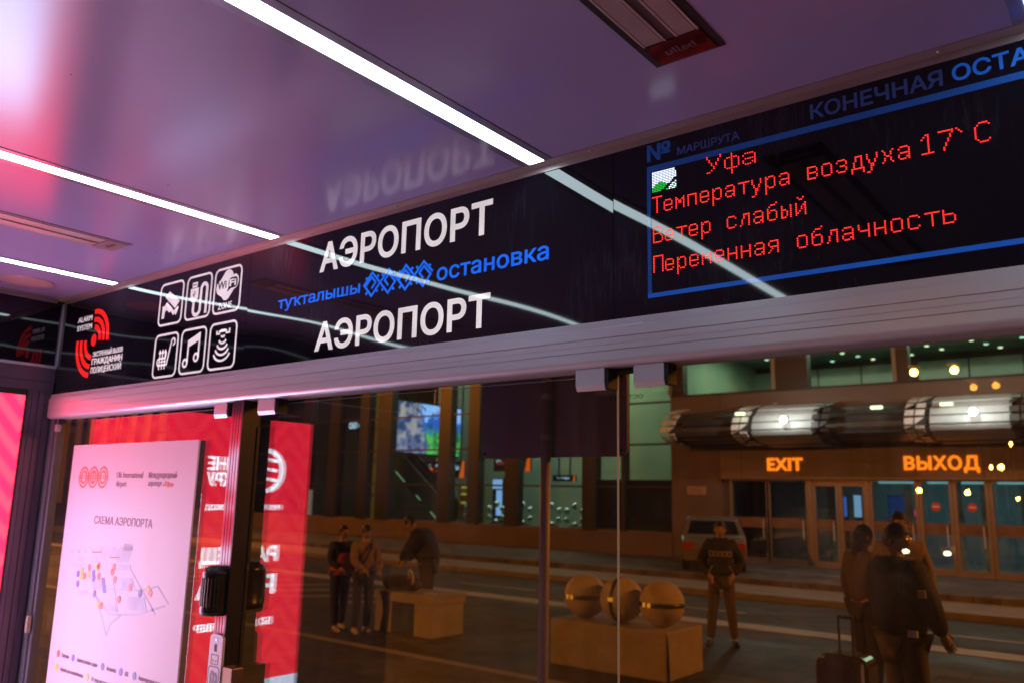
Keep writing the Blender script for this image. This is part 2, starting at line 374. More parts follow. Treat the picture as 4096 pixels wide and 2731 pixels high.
# glass panes with bright polished edges
def pane(x0, x1, z1, mat, y0=.046):
    p = MB(); p.box(x0, x1, y0, y0 + .013, .22, z1); p.mi = [1, 1, 0, 1, 0, 0]
    return p.build('glass_pane', [mat, m_gedge], sh)
pane(-4.99, -3.216, 2.424, m_glass); pane(-3.117, -1.286, 2.424, m_glass); pane(-1.272, .85, 2.445, m_glass2); pane(.87, 2.9, 2.445, m_glass2)
def clamp(x0, x1):
    prof = [(-.014, 2.4385), (-.014, 2.388), (-.006, 2.3725), (.000, 2.3725), (-.009, 2.389), (-.009, 2.4385)]
    c = MB().sweepx(prof, x0, x1).build('glass_clamp', m_alu, sh)
    MB().box(x1 - .012, x1 + .011, -.0085, .045, 2.378, 2.438).build('rubber_pad', m_rubber, c)
for a in ((-3.371, -3.272), (-3.039, -2.921), (-1.397, -1.294), (-1.194, -1.095)): clamp(*a)
MB().box(-1.283, -1.21, .02, .07, 2.428, 2.4385).build('joint_block', m_rubber, sh)
# posts
pf = MB().box(-3.214, -3.131, -.022, .062, .15, 2.4385)
for k in range(4): pf.box(-3.2085 + k * .020, -3.1965 + k * .020, -.0236, -.022, .15, 2.4385)
m_postf = M('post_anodised', (.19, .13, .20), .13, metal=.7, var=.08, scale=2)
pp = pf.build('post', m_postf, sh)
MB().box(-3.131, -3.124, -.0265, .064, .15, 2.4385).box(-3.124, -3.119, .050, .064, .15, 2.33).build('side_cover', m_dark, pp)
MB().box(-3.118, -3.040, -.034, .020, 1.10, 1.342).build('latch', M('bronze_latch', (.22, .14, .09), .35, metal=.6), pp, bevel=.004)
cp = MB().box(-5.12, -5.04, .002, .06, .15, 2.4385).box(-5.040, -5.012, .012, .055, .15, 2.4385).build('corner_post', m_grey, sh)
MB().box(-5.046, -5.022, -.018, .003, 1.255, 1.345).build('latch', M('pale_latch', (.55, .42, .36), .4), cp, bevel=.003)
MB().box(-5.02, -4.985, -.004, .02, 2.365, 2.405).build('stop_block', m_alu, cp, bevel=.003)
# left end wall: frames above and round the advertising screen
lw = MB().box(-5.22, -5.115, -2.7, .0, .15, 3.12)
lw.build('end_wall', m_dark, sh)
MB().box(-5.114, -5.098, -2.7, -.001, 2.737, 2.752).build('end_wall_rail', m_alu, sh)
f = MB().box(-5.114, -5.100, -2.7, -.004, 2.60, 2.735).box(-5.100, -5.094, -2.7, -.004, 2.655, 2.735)
f.box(-5.114, -5.104, -.139, -.005, .2, 2.599)
for y0, y1, d in ((-.137, -.118, .006), (-.112, -.082, .003), (-.076, -.048, .007), (-.042, -.006, .004)): f.box(-5.104, -5.104 + d, y0, y1, .2, 2.599)
f.build('end_wall_frame', M('frame_violet_grey', (.13, .085, .135), .33, metal=.3), sh)
MB().box(-5.114, -5.102, -2.7, -.004, 2.7525, 3.1225).build('end_band', m_black3, sh)
MB().box(-5.1015, -5.088, -.012, -.001, 2.752, 3.1225).build('corner_strip', m_alu, sh)

# ------------------------------------------------------------------ ceiling lights
m_chan = M('light_channel', (.34, .34, .48), .2, metal=.4, var=.04)
def strip(x, label):
    t = thing('ceiling_light', label, 'ceiling light', (x, -1.3, ZC), 'recessed line lights in the shelter ceiling')
    MB().box(x - .062, x - .031, -2.7, -.0425, ZC - .0022, ZC + .02).box(x + .031, x + .062, -2.7, -.0425, ZC - .0022, ZC + .02).build('channel', m_chan, t)
    MB().box(x - .0288, x + .0288, -2.69, -.043, ZC - .0035, ZC + .01).build('diffuser', m_strip, t)
for x, l in ((-1.54, 'longest white line light, running from the top edge to the black sign band'), (-2.97, 'white line light meeting the wall above the stop name sign, second of the bright lines'),
             (-4.40, 'shortest white line light beside the round ceiling speaker'), (-.11, 'line light by the top right corner of the ceiling'), (1.32, 'line light of the ceiling beyond the right edge')):
    strip(x, l)

# ------------------------------------------------------------------ ceiling heaters
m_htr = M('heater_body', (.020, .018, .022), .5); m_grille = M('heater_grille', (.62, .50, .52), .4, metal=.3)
m_cap = M('heater_end_cap', (.055, .012, .016), .12, spec=.6)  # red reflection of the LED text put into the cap colour
def heater(x, label, light):
    t = thing('ceiling_heater', label, 'heater', (x, -1.1, ZC), 'long heaters recessed in the shelter ceiling')
    MB().box(x - .094, x - .078, -1.9, -.355, ZC - .003, ZC + .01).box(x + .078, x + .094, -1.9, -.355, ZC - .003, ZC + .01).box(x - .078, x + .078, -.362, -.355, ZC - .003, ZC + .01).box(x - .078, x + .078, -1.9, -1.892, ZC - .003, ZC + .01).box(x - .078, x + .078, -1.892, -.362, ZC - .0008, ZC + .006).build('frame', m_htr if not light else M('heater_body_lit', (.22, .18, .24), .4), t)  # paler copy for the left heater, pink light put into the colour
    g = MB()
    for a, b in ((-.074, -.012), (.014, .074)):
        g.box(x + a, x + a + .006, -1.80, -.462, ZC - .006, ZC - .001); g.box(x + b - .006, x + b, -1.80, -.462, ZC - .006, ZC - .001)
        n = 15
        for k in range(n):
            xx = x + a + .008 + (b - a - .016) * (k + .5) / n
            g.box(xx - .0011, xx + .0011, -1.80, -.464, ZC - .0055, ZC - .001)
    g.build('grille', m_grille, t)
    MB().box(x - .076, x + .076, -.456, -.363, ZC - .005, ZC - .001).build('end_cap', m_cap if not light else M('heater_end_cap_lit', (.26, .17, .20), .55), t, bevel=.001)  # left cap paler and pinker, the light on it put into its colour
    MB().box(x - .012, x + .014, -1.80, -.463, ZC - .0022, ZC - .0009).build('slot', M('heater_slot', (.09, .055, .06), .4), t)
    w = MB(); fn = lambda u, v, q: (x + u, -.41 + v, ZC - .005 - q)
    letters(w, 'ballu', lambda u, v, q: (x - u, -.41 - v, ZC - .0048 - q), -.04, .04, -.012, .016, .02, d=.0006)
    w.build('lettering', M('heater_mark', (.16, .08, .09), .3), t)
heater(-.83, 'dark ribbed heater in the ceiling between line lights, its end cap reflecting dark red', 0)
heater(-3.70, 'ribbed heater in pink light near the left edge of the ceiling', 1)
sp = thing('ceiling_speaker', 'round flat speaker grille on the ceiling near the left corner', 'speaker', (-4.77, -.34, ZC))
MB().lathe((-4.77, -.34, ZC - .001), [(.0001, -.006), (.10, -.006), (.118, -.005)], 40).build('grille', M('speaker_grille', (.42, .31, .34), .55, bump=.3, bscale=500), sp, smooth=True)
MB().lathe((-4.77, -.34, ZC - .001), [(.118, -.006), (.128, -.005), (.134, 0)], 40).build('rim', M('speaker_rim', (.36, .27, .31), .35), sp, smooth=True)

# ------------------------------------------------------------------ sign band, left: services
BF = front(0.0)
D = .0012
def slab(x0, x1, name, mat, par): return MB().box(x0, x1, 0.0, .012, 2.580, 3.1225).build(name, mat, par)
sv = thing('service_sign', 'black sign with alarm emblem and six white service pictograms', 'sign', (-4.15, 0, 2.58))
slab(-5.087, -3.1975, 'panel', m_black, sv)
em = MB(); cx, cz = -4.665, 2.866
em.prism(disc(cx, cz, .029, .034), BF, D)
for r in (.164, .118, .074): em.stroke(arc(cx - .006, cz + .0, r, r, math.radians(96 if r > .1 else 88), math.radians(-5), 16), .028, BF, D)
for r in (.198, .150, .098): em.stroke(arc(cx + .0, cz, r, r, math.radians(176), math.radians(264), 16), .028, BF, D)
em.build('alarm_emblem', m_red_lit, sv)
line(sv, m_white_lit_a, 'lettering', 'ALARM', BF, -4.885, -4.715, 2.986, 3.016, .0, ref='H', d=D); line(sv, m_white_lit_a, 'lettering', 'SYSTEM', BF, -4.885, -4.708, 2.937, 2.967, .0, ref='H', d=D)
line(sv, m_white_lit_a, 'lettering', 'ЭКСТРЕННЫЙ ВЫЗОВ', BF, -4.653, -4.318, 2.769, 2.797, .0, ref='Н', d=D)
line(sv, m_white_lit_a, 'lettering', 'ГРАЖДАНИН', BF, -4.657, -4.314, 2.724, 2.758, .012, ref='Н', d=D); line(sv, m_white_lit_a, 'lettering', 'ПОЛИЦЕЙСКИЙ', BF, -4.657, -4.318, 2.676, 2.710, .0, ref='Н', d=D)
m_ink = acrylic('black_ink', (.008, .008, .012), 1.7, .014)
def picto(x0, z0, draw, ink=None):
    mb = MB(); w = .214; mb.stroke(rrect(x0, x0 + w, z0, z0 + w, .030), .0105, BF, D, True)
    S_ = lambda pts: [(x0 + w * a, z0 + w * b) for a, b in pts]
    draw(mb, S_, w); o = mb.build('pictogram', m_white_lit_a, sv)
    if ink:
        k = MB(); ink(k, S_, w); k.build('mark', m_ink, o)
def d_cam(mb, S_, w):
    mb.prism(S_([(.22, .68), (.40, .80), (.88, .52), (.70, .36)]), BF, D)
    mb.prism(S_([(.30, .52), (.36, .56), (.66, .30), (.82, .40), (.80, .30), (.64, .20)]), BF, D)
    mb.prism(S_([(.22, .46), (.32, .54), (.56, .33), (.46, .28), (.34, .36), (.26, .32), (.24, .16), (.14, .16), (.14, .46)]), BF, D)
    mb.stroke(S_([(.74, .20), (.84, .38)]), w * .05, BF, D)
def k_cam(mb, S_, w): mb.stroke(S_([(.22, .62), (.68, .34)]), w * .022, front(-.0013), .0006)
def d_usb(mb, S_, w):
    mb.prism(S_([(.22, .74), (.22, .86), (.42, .86), (.42, .74)]), BF, D)
    mb.prism(S_([(.16, .46), (.16, .72), (.48, .72), (.48, .46), (.40, .40), (.24, .40)]), BF, D)
    mb.stroke(S_([(.32, .40), (.32, .24)] + arc(.46, .20, .14, .12, PI, 2 * PI, 10) + [(.60, .60)] + arc(.72, .66, .12, .12, PI, 0, 10) + [(.84, .08)]), w * .085, BF, D)
def k_usb(mb, S_, w):
    F2 = front(-.0013)
    mb.prism(S_([(.26, .78), (.26, .82), (.30, .82), (.30, .78)]), F2, .0006); mb.prism(S_([(.34, .78), (.34, .82), (.38, .82), (.38, .78)]), F2, .0006)
    mb.stroke(S_([(.32, .50), (.32, .66)]), w * .02, F2, .0006); mb.stroke(S_([(.27, .60), (.27, .57), (.32, .53)]), w * .016, F2, .0006); mb.stroke(S_([(.37, .63), (.37, .59), (.32, .55)]), w * .016, F2, .0006)
def d_wifi(mb, S_, w):
    # merged outline of a cloud
    pts = []
    lob = [(.50, .76, .20, 150, 15), (.74, .66, .17, 80, -85), (.46, .44, .17, -40, -150), (.24, .58, .17, 250, 100)]
    for a, b, r, t0, t1 in lob: pts += arc(a, b, r, r, math.radians(t0), math.radians(t1), 10)
    mb.prism(S_(pts), BF, D)
    letters(mb, 'ZONE', BF, x_[0] + w * .20, x_[0] + w * .72, x_[1] + w * .08, x_[1] + w * .22, .012, ref='H', d=D)
def k_wifi(mb, S_, w):
    F2 = front(-.0013); mb.prism(S_(rrect(.54, .88, .52, .76, .10)), F2, .0006); mb.prism(S_([(.50, .44), (.56, .60), (.64, .52)]), F2, .0006)
    letters(mb, 'Wi', F2, x_[0] + w * .12, x_[0] + w * .46, x_[1] + w * .54, x_[1] + w * .72, .02, ref='H', d=.0006, w=0)
def d_seat(mb, S_, w):
    mb.stroke(S_([(.80, .72)] + arc(.80, .80, .075, .075, -PI / 2, PI * .95, 8)[1:] + [(.58, .28), (.24, .28)] + arc(.24, .36, .08, .08, -PI / 2, -1.5 * PI, 8) + [(.50, .44), (.54, .56)]), w * .045, BF, D)
    for a in (.26, .38, .50): mb.stroke(S_([(a, .18), (a, .62)]), w * .036, BF, D); mb.stroke(S_([(a - .045, .56), (a, .63), (a + .045, .56)]), w * .03, BF, D)
    mb.stroke(S_([(.22, .36), (.54, .36)]), w * .03, BF, D)
def d_note(mb, S_, w):
    mb.stroke(arcpts(S_, .22, .24, .085), w * .055, BF, D, True); mb.stroke(arcpts(S_, .66, .34, .085), w * .055, BF, D, True)
    mb.prism(S_([(.28, .24), (.335, .24), (.335, .60), (.72, .72), (.72, .34), (.775, .34), (.775, .90), (.28, .75)]), BF, D)
def arcpts(S_, a, b, r): return S_(disc(a, b, r, None, 14))
def d_wave(mb, S_, w):
    mb.stroke(S_([(.26, .84), (.26, .77), (.36, .77), (.36, .82), (.62, .82), (.62, .77), (.74, .77), (.74, .86)]), w * .045, BF, D); mb.prism(S_([(.40, .80), (.40, .86), (.58, .86), (.58, .80)]), BF, D)
    for i, r in enumerate((.07, .14, .20, .26, .32)): mb.stroke(S_(arc(.50, .74 - i * .085, r, r * .72, math.radians(200), math.radians(340), 12)), w * .05, BF, D)
for xx, zz, dr, ink in ((-3.975, 2.866, d_cam, k_cam), (-3.724, 2.867, d_usb, k_usb), (-3.479, 2.867, d_wifi, k_wifi), (-3.980, 2.601, d_seat, None), (-3.731, 2.602, d_note, None), (-3.482, 2.603, d_wave, None)):
    x_ = (xx, zz); picto(xx, zz, dr, ink)
# the letters FI stand white on the dark bubble
fi = MB(); letters(fi, 'Fi', front(-.002), -3.479 + .214 * .58, -3.479 + .214 * .83, 2.867 + .214 * .56, 2.867 + .214 * .72, .03, ref='H', d=.0006, w=0); fi.build('lettering', m_white_lit_a, sv)

# ------------------------------------------------------------------ sign band, middle: name of the stop
nm = thing('stop_name_sign', 'black sign with АЭРОПОРТ in white twice and a blue ornament line between', 'sign', (-2.23, 0, 2.58))
slab(-3.1955, -1.2705, 'panel', m_black2, nm)
for z0, z1 in ((2.952, 3.078), (2.618, 2.738)):
    t = MB(); letters(t, 'АЭРОПОРТ', BF, -2.696, -1.760, z0, z1, .024, 1.04, ref='Н', d=D); t.build('lettering', m_white_lit, nm)
t = MB(); letters(t, 'туҡталышы', BF, -2.966, -2.436, 2.829, 2.868, .012, ref='х', d=D); t.build('subtitle', m_blue_lit, nm)
t = MB(); letters(t, 'остановка', BF, -2.018, -1.515, 2.816, 2.864, .012, ref='х', d=D); t.build('subtitle', m_blue_lit, nm)
orn = MB()
for k in range(4):
    c = -2.368 + k * .0935; mir = 1 if k % 2 == 0 else -1
    S_ = lambda pts: [(c + mir * a * .0468, 2.855 + b * .055) for a, b in pts]
    wv = .0088
    if k % 2 == 0:
        orn.stroke(S_([(-1.02, -.05), (0, .86), (1.0, 0), (0, -.86), (-.80, -.12), (-.05, .52), (.45, .10), (.0, -.32)]), wv, BF, D)
        for a, b, p, q in ((-.55, .38, -.75, .56), (.55, .38, .80, .60), (-.45, -.50, -.70, -.70), (.52, -.42, .75, -.62)): orn.stroke(S_([(a, b), (p, q)]), .010, BF, D)
    else:
        orn.stroke(S_([(-1.0, .05), (0, .86), (1.0, 0), (0, -.86), (-.80, -.12), (-.05, .52), (.45, .10), (.0, -.32)]), wv, BF, D)
        for a, b, p, q in ((-.55, .38, -.75, .56), (.55, .38, .80, .60), (-.45, -.50, -.70, -.70), (.52, -.42, .75, -.62)): orn.stroke(S_([(a, b), (p, q)]), .010, BF, D)
orn.build('ornament', m_blue_lit, nm)

# ------------------------------------------------------------------ sign band, right: dot-matrix display
ld = thing('led_display', 'black dot matrix display with red weather lines inside a blue border', 'display', (.2, 0, 2.58))
slab(-1.2685, 3.0, 'panel', m_black3, ld)
b = MB()
b.prism([(-1.150, 3.028), (1.25, 3.028), (1.25, 3.046), (-1.150, 3.046)], BF, D)
b.prism([(-1.150, 2.648), (-1.138, 2.648), (-1.138, 3.028), (-1.150, 3.028)], BF, D)
b.prism([(1.238, 2.648), (1.25, 2.648), (1.25, 3.028), (1.238, 3.028)], BF, D)
b.build('border', m_blue_film, ld)
MB().prism([(-1.150, 2.635), (1.25, 2.635), (1.25, 2.648), (-1.150, 2.648)], BF, D).build('border', m_blue_edge, ld)
t = MB(); letters(t, '№', BF, -1.149, -1.069, 3.061, 3.112, .03, ref='N', d=D); t.build('heading', m_blue_film, ld)
t = MB(); letters(t, 'МАРШРУТА', BF, -1.047, -.853, 3.060, 3.085, .018, ref='Н', d=D); t.build('heading', m_blue_dim, ld)
t = MB(); letters(t, 'КОНЕЧНАЯ', BF, -.653, -.331, 3.062, 3.105, .022, ref='Н', d=D); t.build('heading', m_blue_dim, ld)
t = MB(); letters(t, 'ОСТАНОВКА', BF, -.310, .058, 3.064, 3.106, .022, ref='Н', d=D); t.build('heading', m_blue_edge, ld)
G = {
'Т': (10, "#######|...#...|...#...|...#...|...#...|...#...|...#...|...#...|...#...|...#..."),
'У': (10, "#.....#|#.....#|.#...#.|.#...#.|..#.#..|..#.#..|...#...|...#...|..#....|##....."),
'В': (10, "#####..|#....#.|#....#.|#....#.|#####..|#....#.|#.....#|#.....#|#.....#|######."),
'П': (10, "#######|#.....#|#.....#|#.....#|#.....#|#.....#|#.....#|#.....#|#.....#|#.....#"),
'С': (10, "..####.|.#....#|#......|#......|#......|#......|#......|#......|.#....#|..####."),
'1': (10, "..##...|.#.#...|#..#...|...#...|...#...|...#...|...#...|...#...|...#...|######."),
'7': (10, "#######|......#|.....#.|.....#.|....#..|....#..|...#...|...#...|..#....|..#...."),
'`': (10, "#......|.#.....|..#...."),
'е': (7, ".####..|#....#.|#....#.|######.|#......|#....#.|.####.."),
'м': (7, "#....#.|##..##.|#.##.#.|#.##.#.|#....#.|#....#.|#....#."),
'п': (7, "######.|#....#.|#....#.|#....#.|#....#.|#....#.|#....#."),
'р': (7, "#.###..|##...#.|#....#.|#....#.|#....#.|##...#.|#.###..|#......|#......|#......"),
'а': (7, ".####..|#....#.|.....#.|.#####.|#....#.|#...##.|.###.#."),
'т': (7, "#######|...#...|...#...|...#...|...#...|...#...|...#..."),
'у': (7, "#....#.|#....#.|#....#.|.#..#..|.#..#..|..##...|..##...|..#....|..#....|##....."),
'в': (7, "#####..|#....#.|#....#.|#####..|#....#.|#....#.|#####.."),
'о': (7, ".####..|#....#.|#....#.|#....#.|#....#.|#....#.|.####.."),
'з': (7, ".####..|#....#.|.....#.|..###..|.....#.|#....#.|.####.."),
'д': (7, "..####.|..#..#.|..#..#.|.#...#.|.#...#.|.#...#.|#######|#.....#|#.....#"),
'х': (7, "#....#.|.#..#..|.#..#..|..##...|.#..#..|.#..#..|#....#."),
'с': (7, ".####..|#....#.|#......|#......|#......|#....#.|.####.."),
'л': (7, "..####.|..#..#.|..#..#.|.#...#.|.#...#.|.#...#.|#....#."),
'б': (10, ".....#.|..###..|.#.....|#......|#.###..|##...#.|#....#.|#....#.|#....#.|.####.."),
'ы': (7, "#....#.|#....#.|###..#.|#..#.#.|#..#.#.|#..#.#.|###..#."),
'й': (10, ".#..#..|..##...|.......|#....#.|#...##.|#..#.#.|#..#.#.|#.#..#.|##...#.|#....#."),
'н': (7, "#....#.|#....#.|#....#.|######.|#....#.|#....#.|#....#."),
'я': (7, ".#####.|#....#.|#....#.|.#####.|..#..#.|.#...#.|#....#."),
'ч': (7, "#....#.|#....#.|#....#.|.#####.|.....#.|.....#.|.....#."),
'ь': (7, "#......|#......|#####..|#....#.|#....#.|#....#.|#####.."),
'ф': (9, "...#...|...#...|.#####.|#..#..#|#..#..#|#..#..#|#..#..#|#..#..#|.#####.|...#...|...#...|...#..."),
}
PX, PZ = .00485, .0053
def dot(mb, x, z, r=.00138):
    mb.prism([(x + 1.45 * r * math.cos(a), z + r * 1.1 * math.sin(a)) for a in (PI * k / 3 for k in range(6))], front(-.0012), .0006)
m_led = E('red_led', (1, .028, .022), 3.0); m_ledw = E('white_led', (.72, .78, 1), 2.0); m_ledg = E('green_led', (.02, .62, .06), 1.3)
def led_line(s, x0, zb, skip=None):
    mb = MB()
    for wd_, xa, px in ([(s, x0, PX)] if isinstance(s, str) else s):
        for i, ch in enumerate(wd_):
            if ch not in G: continue
            top, rows = G[ch]
            for j, row in enumerate(rows.split('|')):
                for k, c in enumerate(row):
                    if c == '#': dot(mb, xa + (8 * i + k) * px, zb + (top - .5 - j) * PZ)
    mb.build('text_line', m_led, ld)
led_line([('Уфа', -.953, .0068)], 0, 2.9775); led_line([('Температура', -1.131, PX), ('воздуха', -.667, PX * .97), ('17`С', -.388, PX * 1.0)], 0, 2.893); led_line('Ветер слабый', -1.129, 2.800); led_line('Переменная облачность', -1.129, 2.709)
w = MB(); g_ = MB()
for i in range(16):
    for j in range(13):
        x, z = -1.130 + i * .00505, 3.022 - j * .0050
        hill = (i - 5) ** 2 / 30 + (12 - j) ** 2 / 26 < 1 and i < 11
        gap = abs((i - 10.5) + (j - 9.6) * 1.35) < 1.5 and j > 4
        if gap or (i > 14 and j < 2): continue
        if hill or (i > 11 and j > 8 and (i + j) % 3 == 0): dot(g_, x, z, .0015)
        else: dot(w, x, z, .0016)
ic = w.build('weather_icon', m_ledw, ld); g_.build('hill', m_ledg, ic)

# ------------------------------------------------------------------ advertising screen on the end wall
ad = thing('advertising_screen', 'large red LED advertising screen on the end wall, reflected in the glass', 'screen', (-5.1, -.97, .45))
def screen_mat():
    m, nt, out = _base('red_screen'); L = nt.links.new
    g = N(nt, 'ShaderNodeNewGeometry'); sp_ = N(nt, 'ShaderNodeSeparateXYZ'); L(g.outputs['Position'], sp_.inputs[0])
    # chevron pattern of the advertisement
    md = N(nt, 'ShaderNodeMath', operation='PINGPONG'); L(sp_.outputs['Y'], md.inputs[0]); md.inputs[1].default_value = .16
    ad_ = N(nt, 'ShaderNodeMath', operation='MULTIPLY_ADD'); L(md.outputs[0], ad_.inputs[0]); ad_.inputs[1].default_value = 1.2; L(sp_.outputs['Z'], ad_.inputs[2])
    sn = N(nt, 'ShaderNodeMath', operation='MULTIPLY'); L(ad_.outputs[0], sn.inputs[0]); sn.inputs[1].default_value = 42
    si = N(nt, 'ShaderNodeMath', operation='SINE'); L(sn.outputs[0], si.inputs[0])
    no = N(nt, 'ShaderNodeTexNoise'); no.inputs['Scale'].default_value = 2.2; L(g.outputs['Position'], no.inputs[0])
    mu = N(nt, 'ShaderNodeMath', operation='MULTIPLY'); L(si.outputs[0], mu.inputs[0]); L(no.outputs[0], mu.inputs[1])
    mr = N(nt, 'ShaderNodeMapRange'); L(mu.outputs[0], mr.inputs[0]); mr.inputs[1].default_value = -.3; mr.inputs[2].default_value = .4
    cr = N(nt, 'ShaderNodeMix', data_type='RGBA'); L(mr.outputs[0], cr.inputs[0])
    cr.inputs[6].default_value = (.94, .012, .048, 1); cr.inputs[7].default_value = (1, .028, .055, 1)
    # pale foot of the picture
    lt = N(nt, 'ShaderNodeMath', operation='LESS_THAN'); L(sp_.outputs['Z'], lt.inputs[0]); lt.inputs[1].default_value = .76
    mx = N(nt, 'ShaderNodeMix', data_type='RGBA'); L(lt.outputs[0], mx.inputs[0]); L(cr.outputs[2], mx.inputs[6]); mx.inputs[7].default_value = (.72, .80, 1.0, 1)
    e = N(nt, 'ShaderNodeEmission'); L(mx.outputs[2], e.inputs[0]); e.inputs[1].default_value = SCREEN
    L(e.outputs[0], out.inputs[0]); return m
SCREEN = 4.6
MB().box(-5.1145, -5.108, -1.80, -.147, .30, 2.565).build('display', screen_mat(), ad)
MB().box(-5.108, -5.1072, -.93, -.31, .761, 2.03).build('picture_field', E('ad_pale_field', (.64, .64, 1.0), SCREEN * 2.5), ad)
fr = MB().box(-5.114, -5.100, -1.83, -1.801, .25, 2.599).box(-5.114, -5.1, -1.80, -.146, 2.566, 2.599).box(-5.114, -5.1, -1.80, -.146, .25, .299).box(-5.114, -5.1, -.146, -.1395, .25, 2.599)
fr.build('frame', m_dark, ad)
LW = leftwall(-5.108); m_adtx = E('ad_lettering', (.82, .90, 1.0), SCREEN * 1.7)
t = MB()
t.stroke(disc(-1.415, 2.20, .145, .145, 28), .035, LW, D, True)
for dz in (-.07, 0, .07): t.stroke([(-1.52, 2.20 + dz), (-1.32, 2.20 + dz + .03)], .022, LW, D)
t.build('logo', m_adtx, ad)
line(ad, m_adtx, 'lettering', 'ОЛНЕ', LW, -1.262, -.955, 2.187, 2.282, .035, ref='Н', d=D); line(ad, m_adtx, 'lettering', 'КРУ', LW, -1.148, -.955, 2.080, 2.176, .035, ref='Н', d=D)
line(ad, m_adtx, 'lettering', 'РЕКЛАМНО-ПРОИЗВОД', LW, -1.569, -.965, 1.922, 1.958, .035, ref='Н', d=D)
line(ad, m_adtx, 'lettering', 'РАЗМЕЩ', LW, -1.567, -.955, 1.560, 1.672, .04, ref='Н', d=D); line(ad, m_adtx, 'lettering', 'РЕКЛА', LW, -1.563, -.945, 1.337, 1.472, .04, ref='Н', d=D)
line(ad, m_adtx, 'lettering', 'БОЛЬШЕ ПОВЕР', LW, -1.554, -.955, 1.127, 1.177, .035, ref='Н', d=D)


# ------------------------------------------------------------------ airport plan poster behind the left pane
po = thing('airport_plan_poster', 'tall pink lit airport plan poster headed СХЕМА АЭРОПОРТА on the left pane', 'poster', (-4.18, .03, .6))
m_paper = M('poster_paper_pink_cast', (.60, .38, .49), .5, var=.02, emit=(.95, .50, .70), es=.12)  # pink light of the red screen put into paper colour and faint glow
MB().box(-4.812, -3.542, .028, .036, .62, 2.283).build('sheet', m_paper, po)
PF = front(.028); m_pr = M('print_red', (.80, .10, .07), .5, emit=(.9, .1, .06), es=.1); m_pt = M('print_dark', (.22, .07, .13), .5); m_pg = M('print_lilac', (.52, .40, .56), .5, var=.2)
m_pv = M('print_violet', (.20, .10, .42), .5); m_py = M('print_yellow', (.75, .45, .06), .5); m_pl = M('print_pale', (.66, .54, .68), .5, var=.1)
lg = MB()
for k in range(3):
    c = -4.652 + k * .108
    for r in (.050, .030): lg.stroke(disc(c, 2.107, r, r * 1.06, 22), .010, PF, D, True)
for dz in (.006, -.006): lg.prism([(-4.71, 2.105 + dz), (-4.385, 2.105 + dz), (-4.385, 2.110 + dz), (-4.71, 2.110 + dz)], PF, D * .8)
lg.prism([(-4.549, 2.07), (-4.539, 2.07), (-4.539, 2.145), (-4.549, 2.145)], PF, D)
lg.build('logo', m_pr, po)
K = dict(d=D, w=0)
line(po, m_pt, 'lettering', 'Ufa International', PF, -4.288, -4.022, 2.105, 2.135, .0, ref='H', **K); line(po, m_pt, 'lettering', 'Airport', PF, -4.288, -4.178, 2.060, 2.090, .0, ref='H', **K)
line(po, m_pt, 'lettering', 'Международный', PF, -3.965, -3.707, 2.105, 2.135, .0, ref='Н', **K); line(po, m_pt, 'lettering', 'аэропорт', PF, -3.963, -3.835, 2.066, 2.086, .0, ref='х', **K)
line(po, m_pt, 'lettering', 'СХЕМА АЭРОПОРТА', PF, -4.477, -3.885, 1.865, 1.906, .012, ref='Н', **K)
for s, u0, u1, z in (('Парковка', -4.665, -4.585, 1.172), ('Административное здание', -4.495, -4.275, 1.172), ('Автомойка', -4.180, -4.085, 1.172), ('АЗС', -4.0, -3.965, 1.172), ('Аэропортовая гостиница', -3.87, -3.62, 1.172),
                     ('Парковка для маломобильных', -4.665, -4.41, 1.103), ('От зоны посадки', -4.32, -4.16, 1.103), ('Стоянка такси', -4.0, -3.86, 1.103)):
    line(po, m_pt, 'lettering', s, PF, u0, u1, z, z + .020, .006, ref='Н', **K)
t = MB(); letters(t, '«Уфа»', PF, -3.822, -3.728, 2.064, 2.090, .012, ref='Н', **K); t.build('lettering', m_pr, po)
mp = MB()
for pts, w_ in (([(-4.45, 1.60), (-4.22, 1.33)], .012), ([(-4.36, 1.50), (-4.22, 1.43), (-3.95, 1.455), (-3.70, 1.52)], .010), ([(-4.22, 1.33), (-4.19, 1.39), (-4.10, 1.435)], .010), ([(-4.50, 1.63), (-4.05, 1.66), (-3.78, 1.475)], .008), ([(-4.40, 1.54), (-3.93, 1.57)], .008), ([(-3.93, 1.57), (-3.78, 1.60), (-3.67, 1.53)], .008), ([(-4.24, 1.65), (-4.13, 1.45)], .007)):
    mp.stroke(pts, w_, PF, D * .7)
for a, b, c, d in ((-4.44, 1.585, .09, .05), (-4.14, 1.61, .12, .045), (-4.05, 1.53, .16, .06), (-4.27, 1.475, .10, .035), (-4.57, 1.515, .10, .022)):
    mp.prism([(a, b), (a + c, b + .012), (a + c + .03, b - d + .012), (a + .03, b - d)], PF, D * .6)
mp.build('map_roads', m_pg, po)
mb_ = MB().prism([(-4.665, 1.628), (-4.05, 1.665), (-4.05, 1.682), (-4.665, 1.645)], PF, D).prism([(-4.60, 1.66), (-4.40, 1.67), (-4.40, 1.70), (-4.60, 1.685)], PF, D * .6).prism([(-4.39, 1.675), (-4.08, 1.69), (-4.06, 1.74), (-4.36, 1.755)], PF, D * .55)
for k in range(9): mb_.stroke([(-4.70 + k * .075, 1.70 + .007 * k), (-4.685 + k * .075, 1.715 + .007 * k), (-4.675 + k * .075, 1.70 + .007 * k)], .006, PF, D * .6)
for k in range(16): mb_.stroke([(-4.36 + k * .018, 1.69 + k * .0006), (-4.355 + k * .018, 1.735 + k * .0006)], .004, PF, D * .8)
for k in range(7): mb_.stroke([(-4.14 + k * .013, 1.745), (-4.135 + k * .013, 1.775), (-4.125 + k * .013, 1.75)], .005, PF, D * .8)
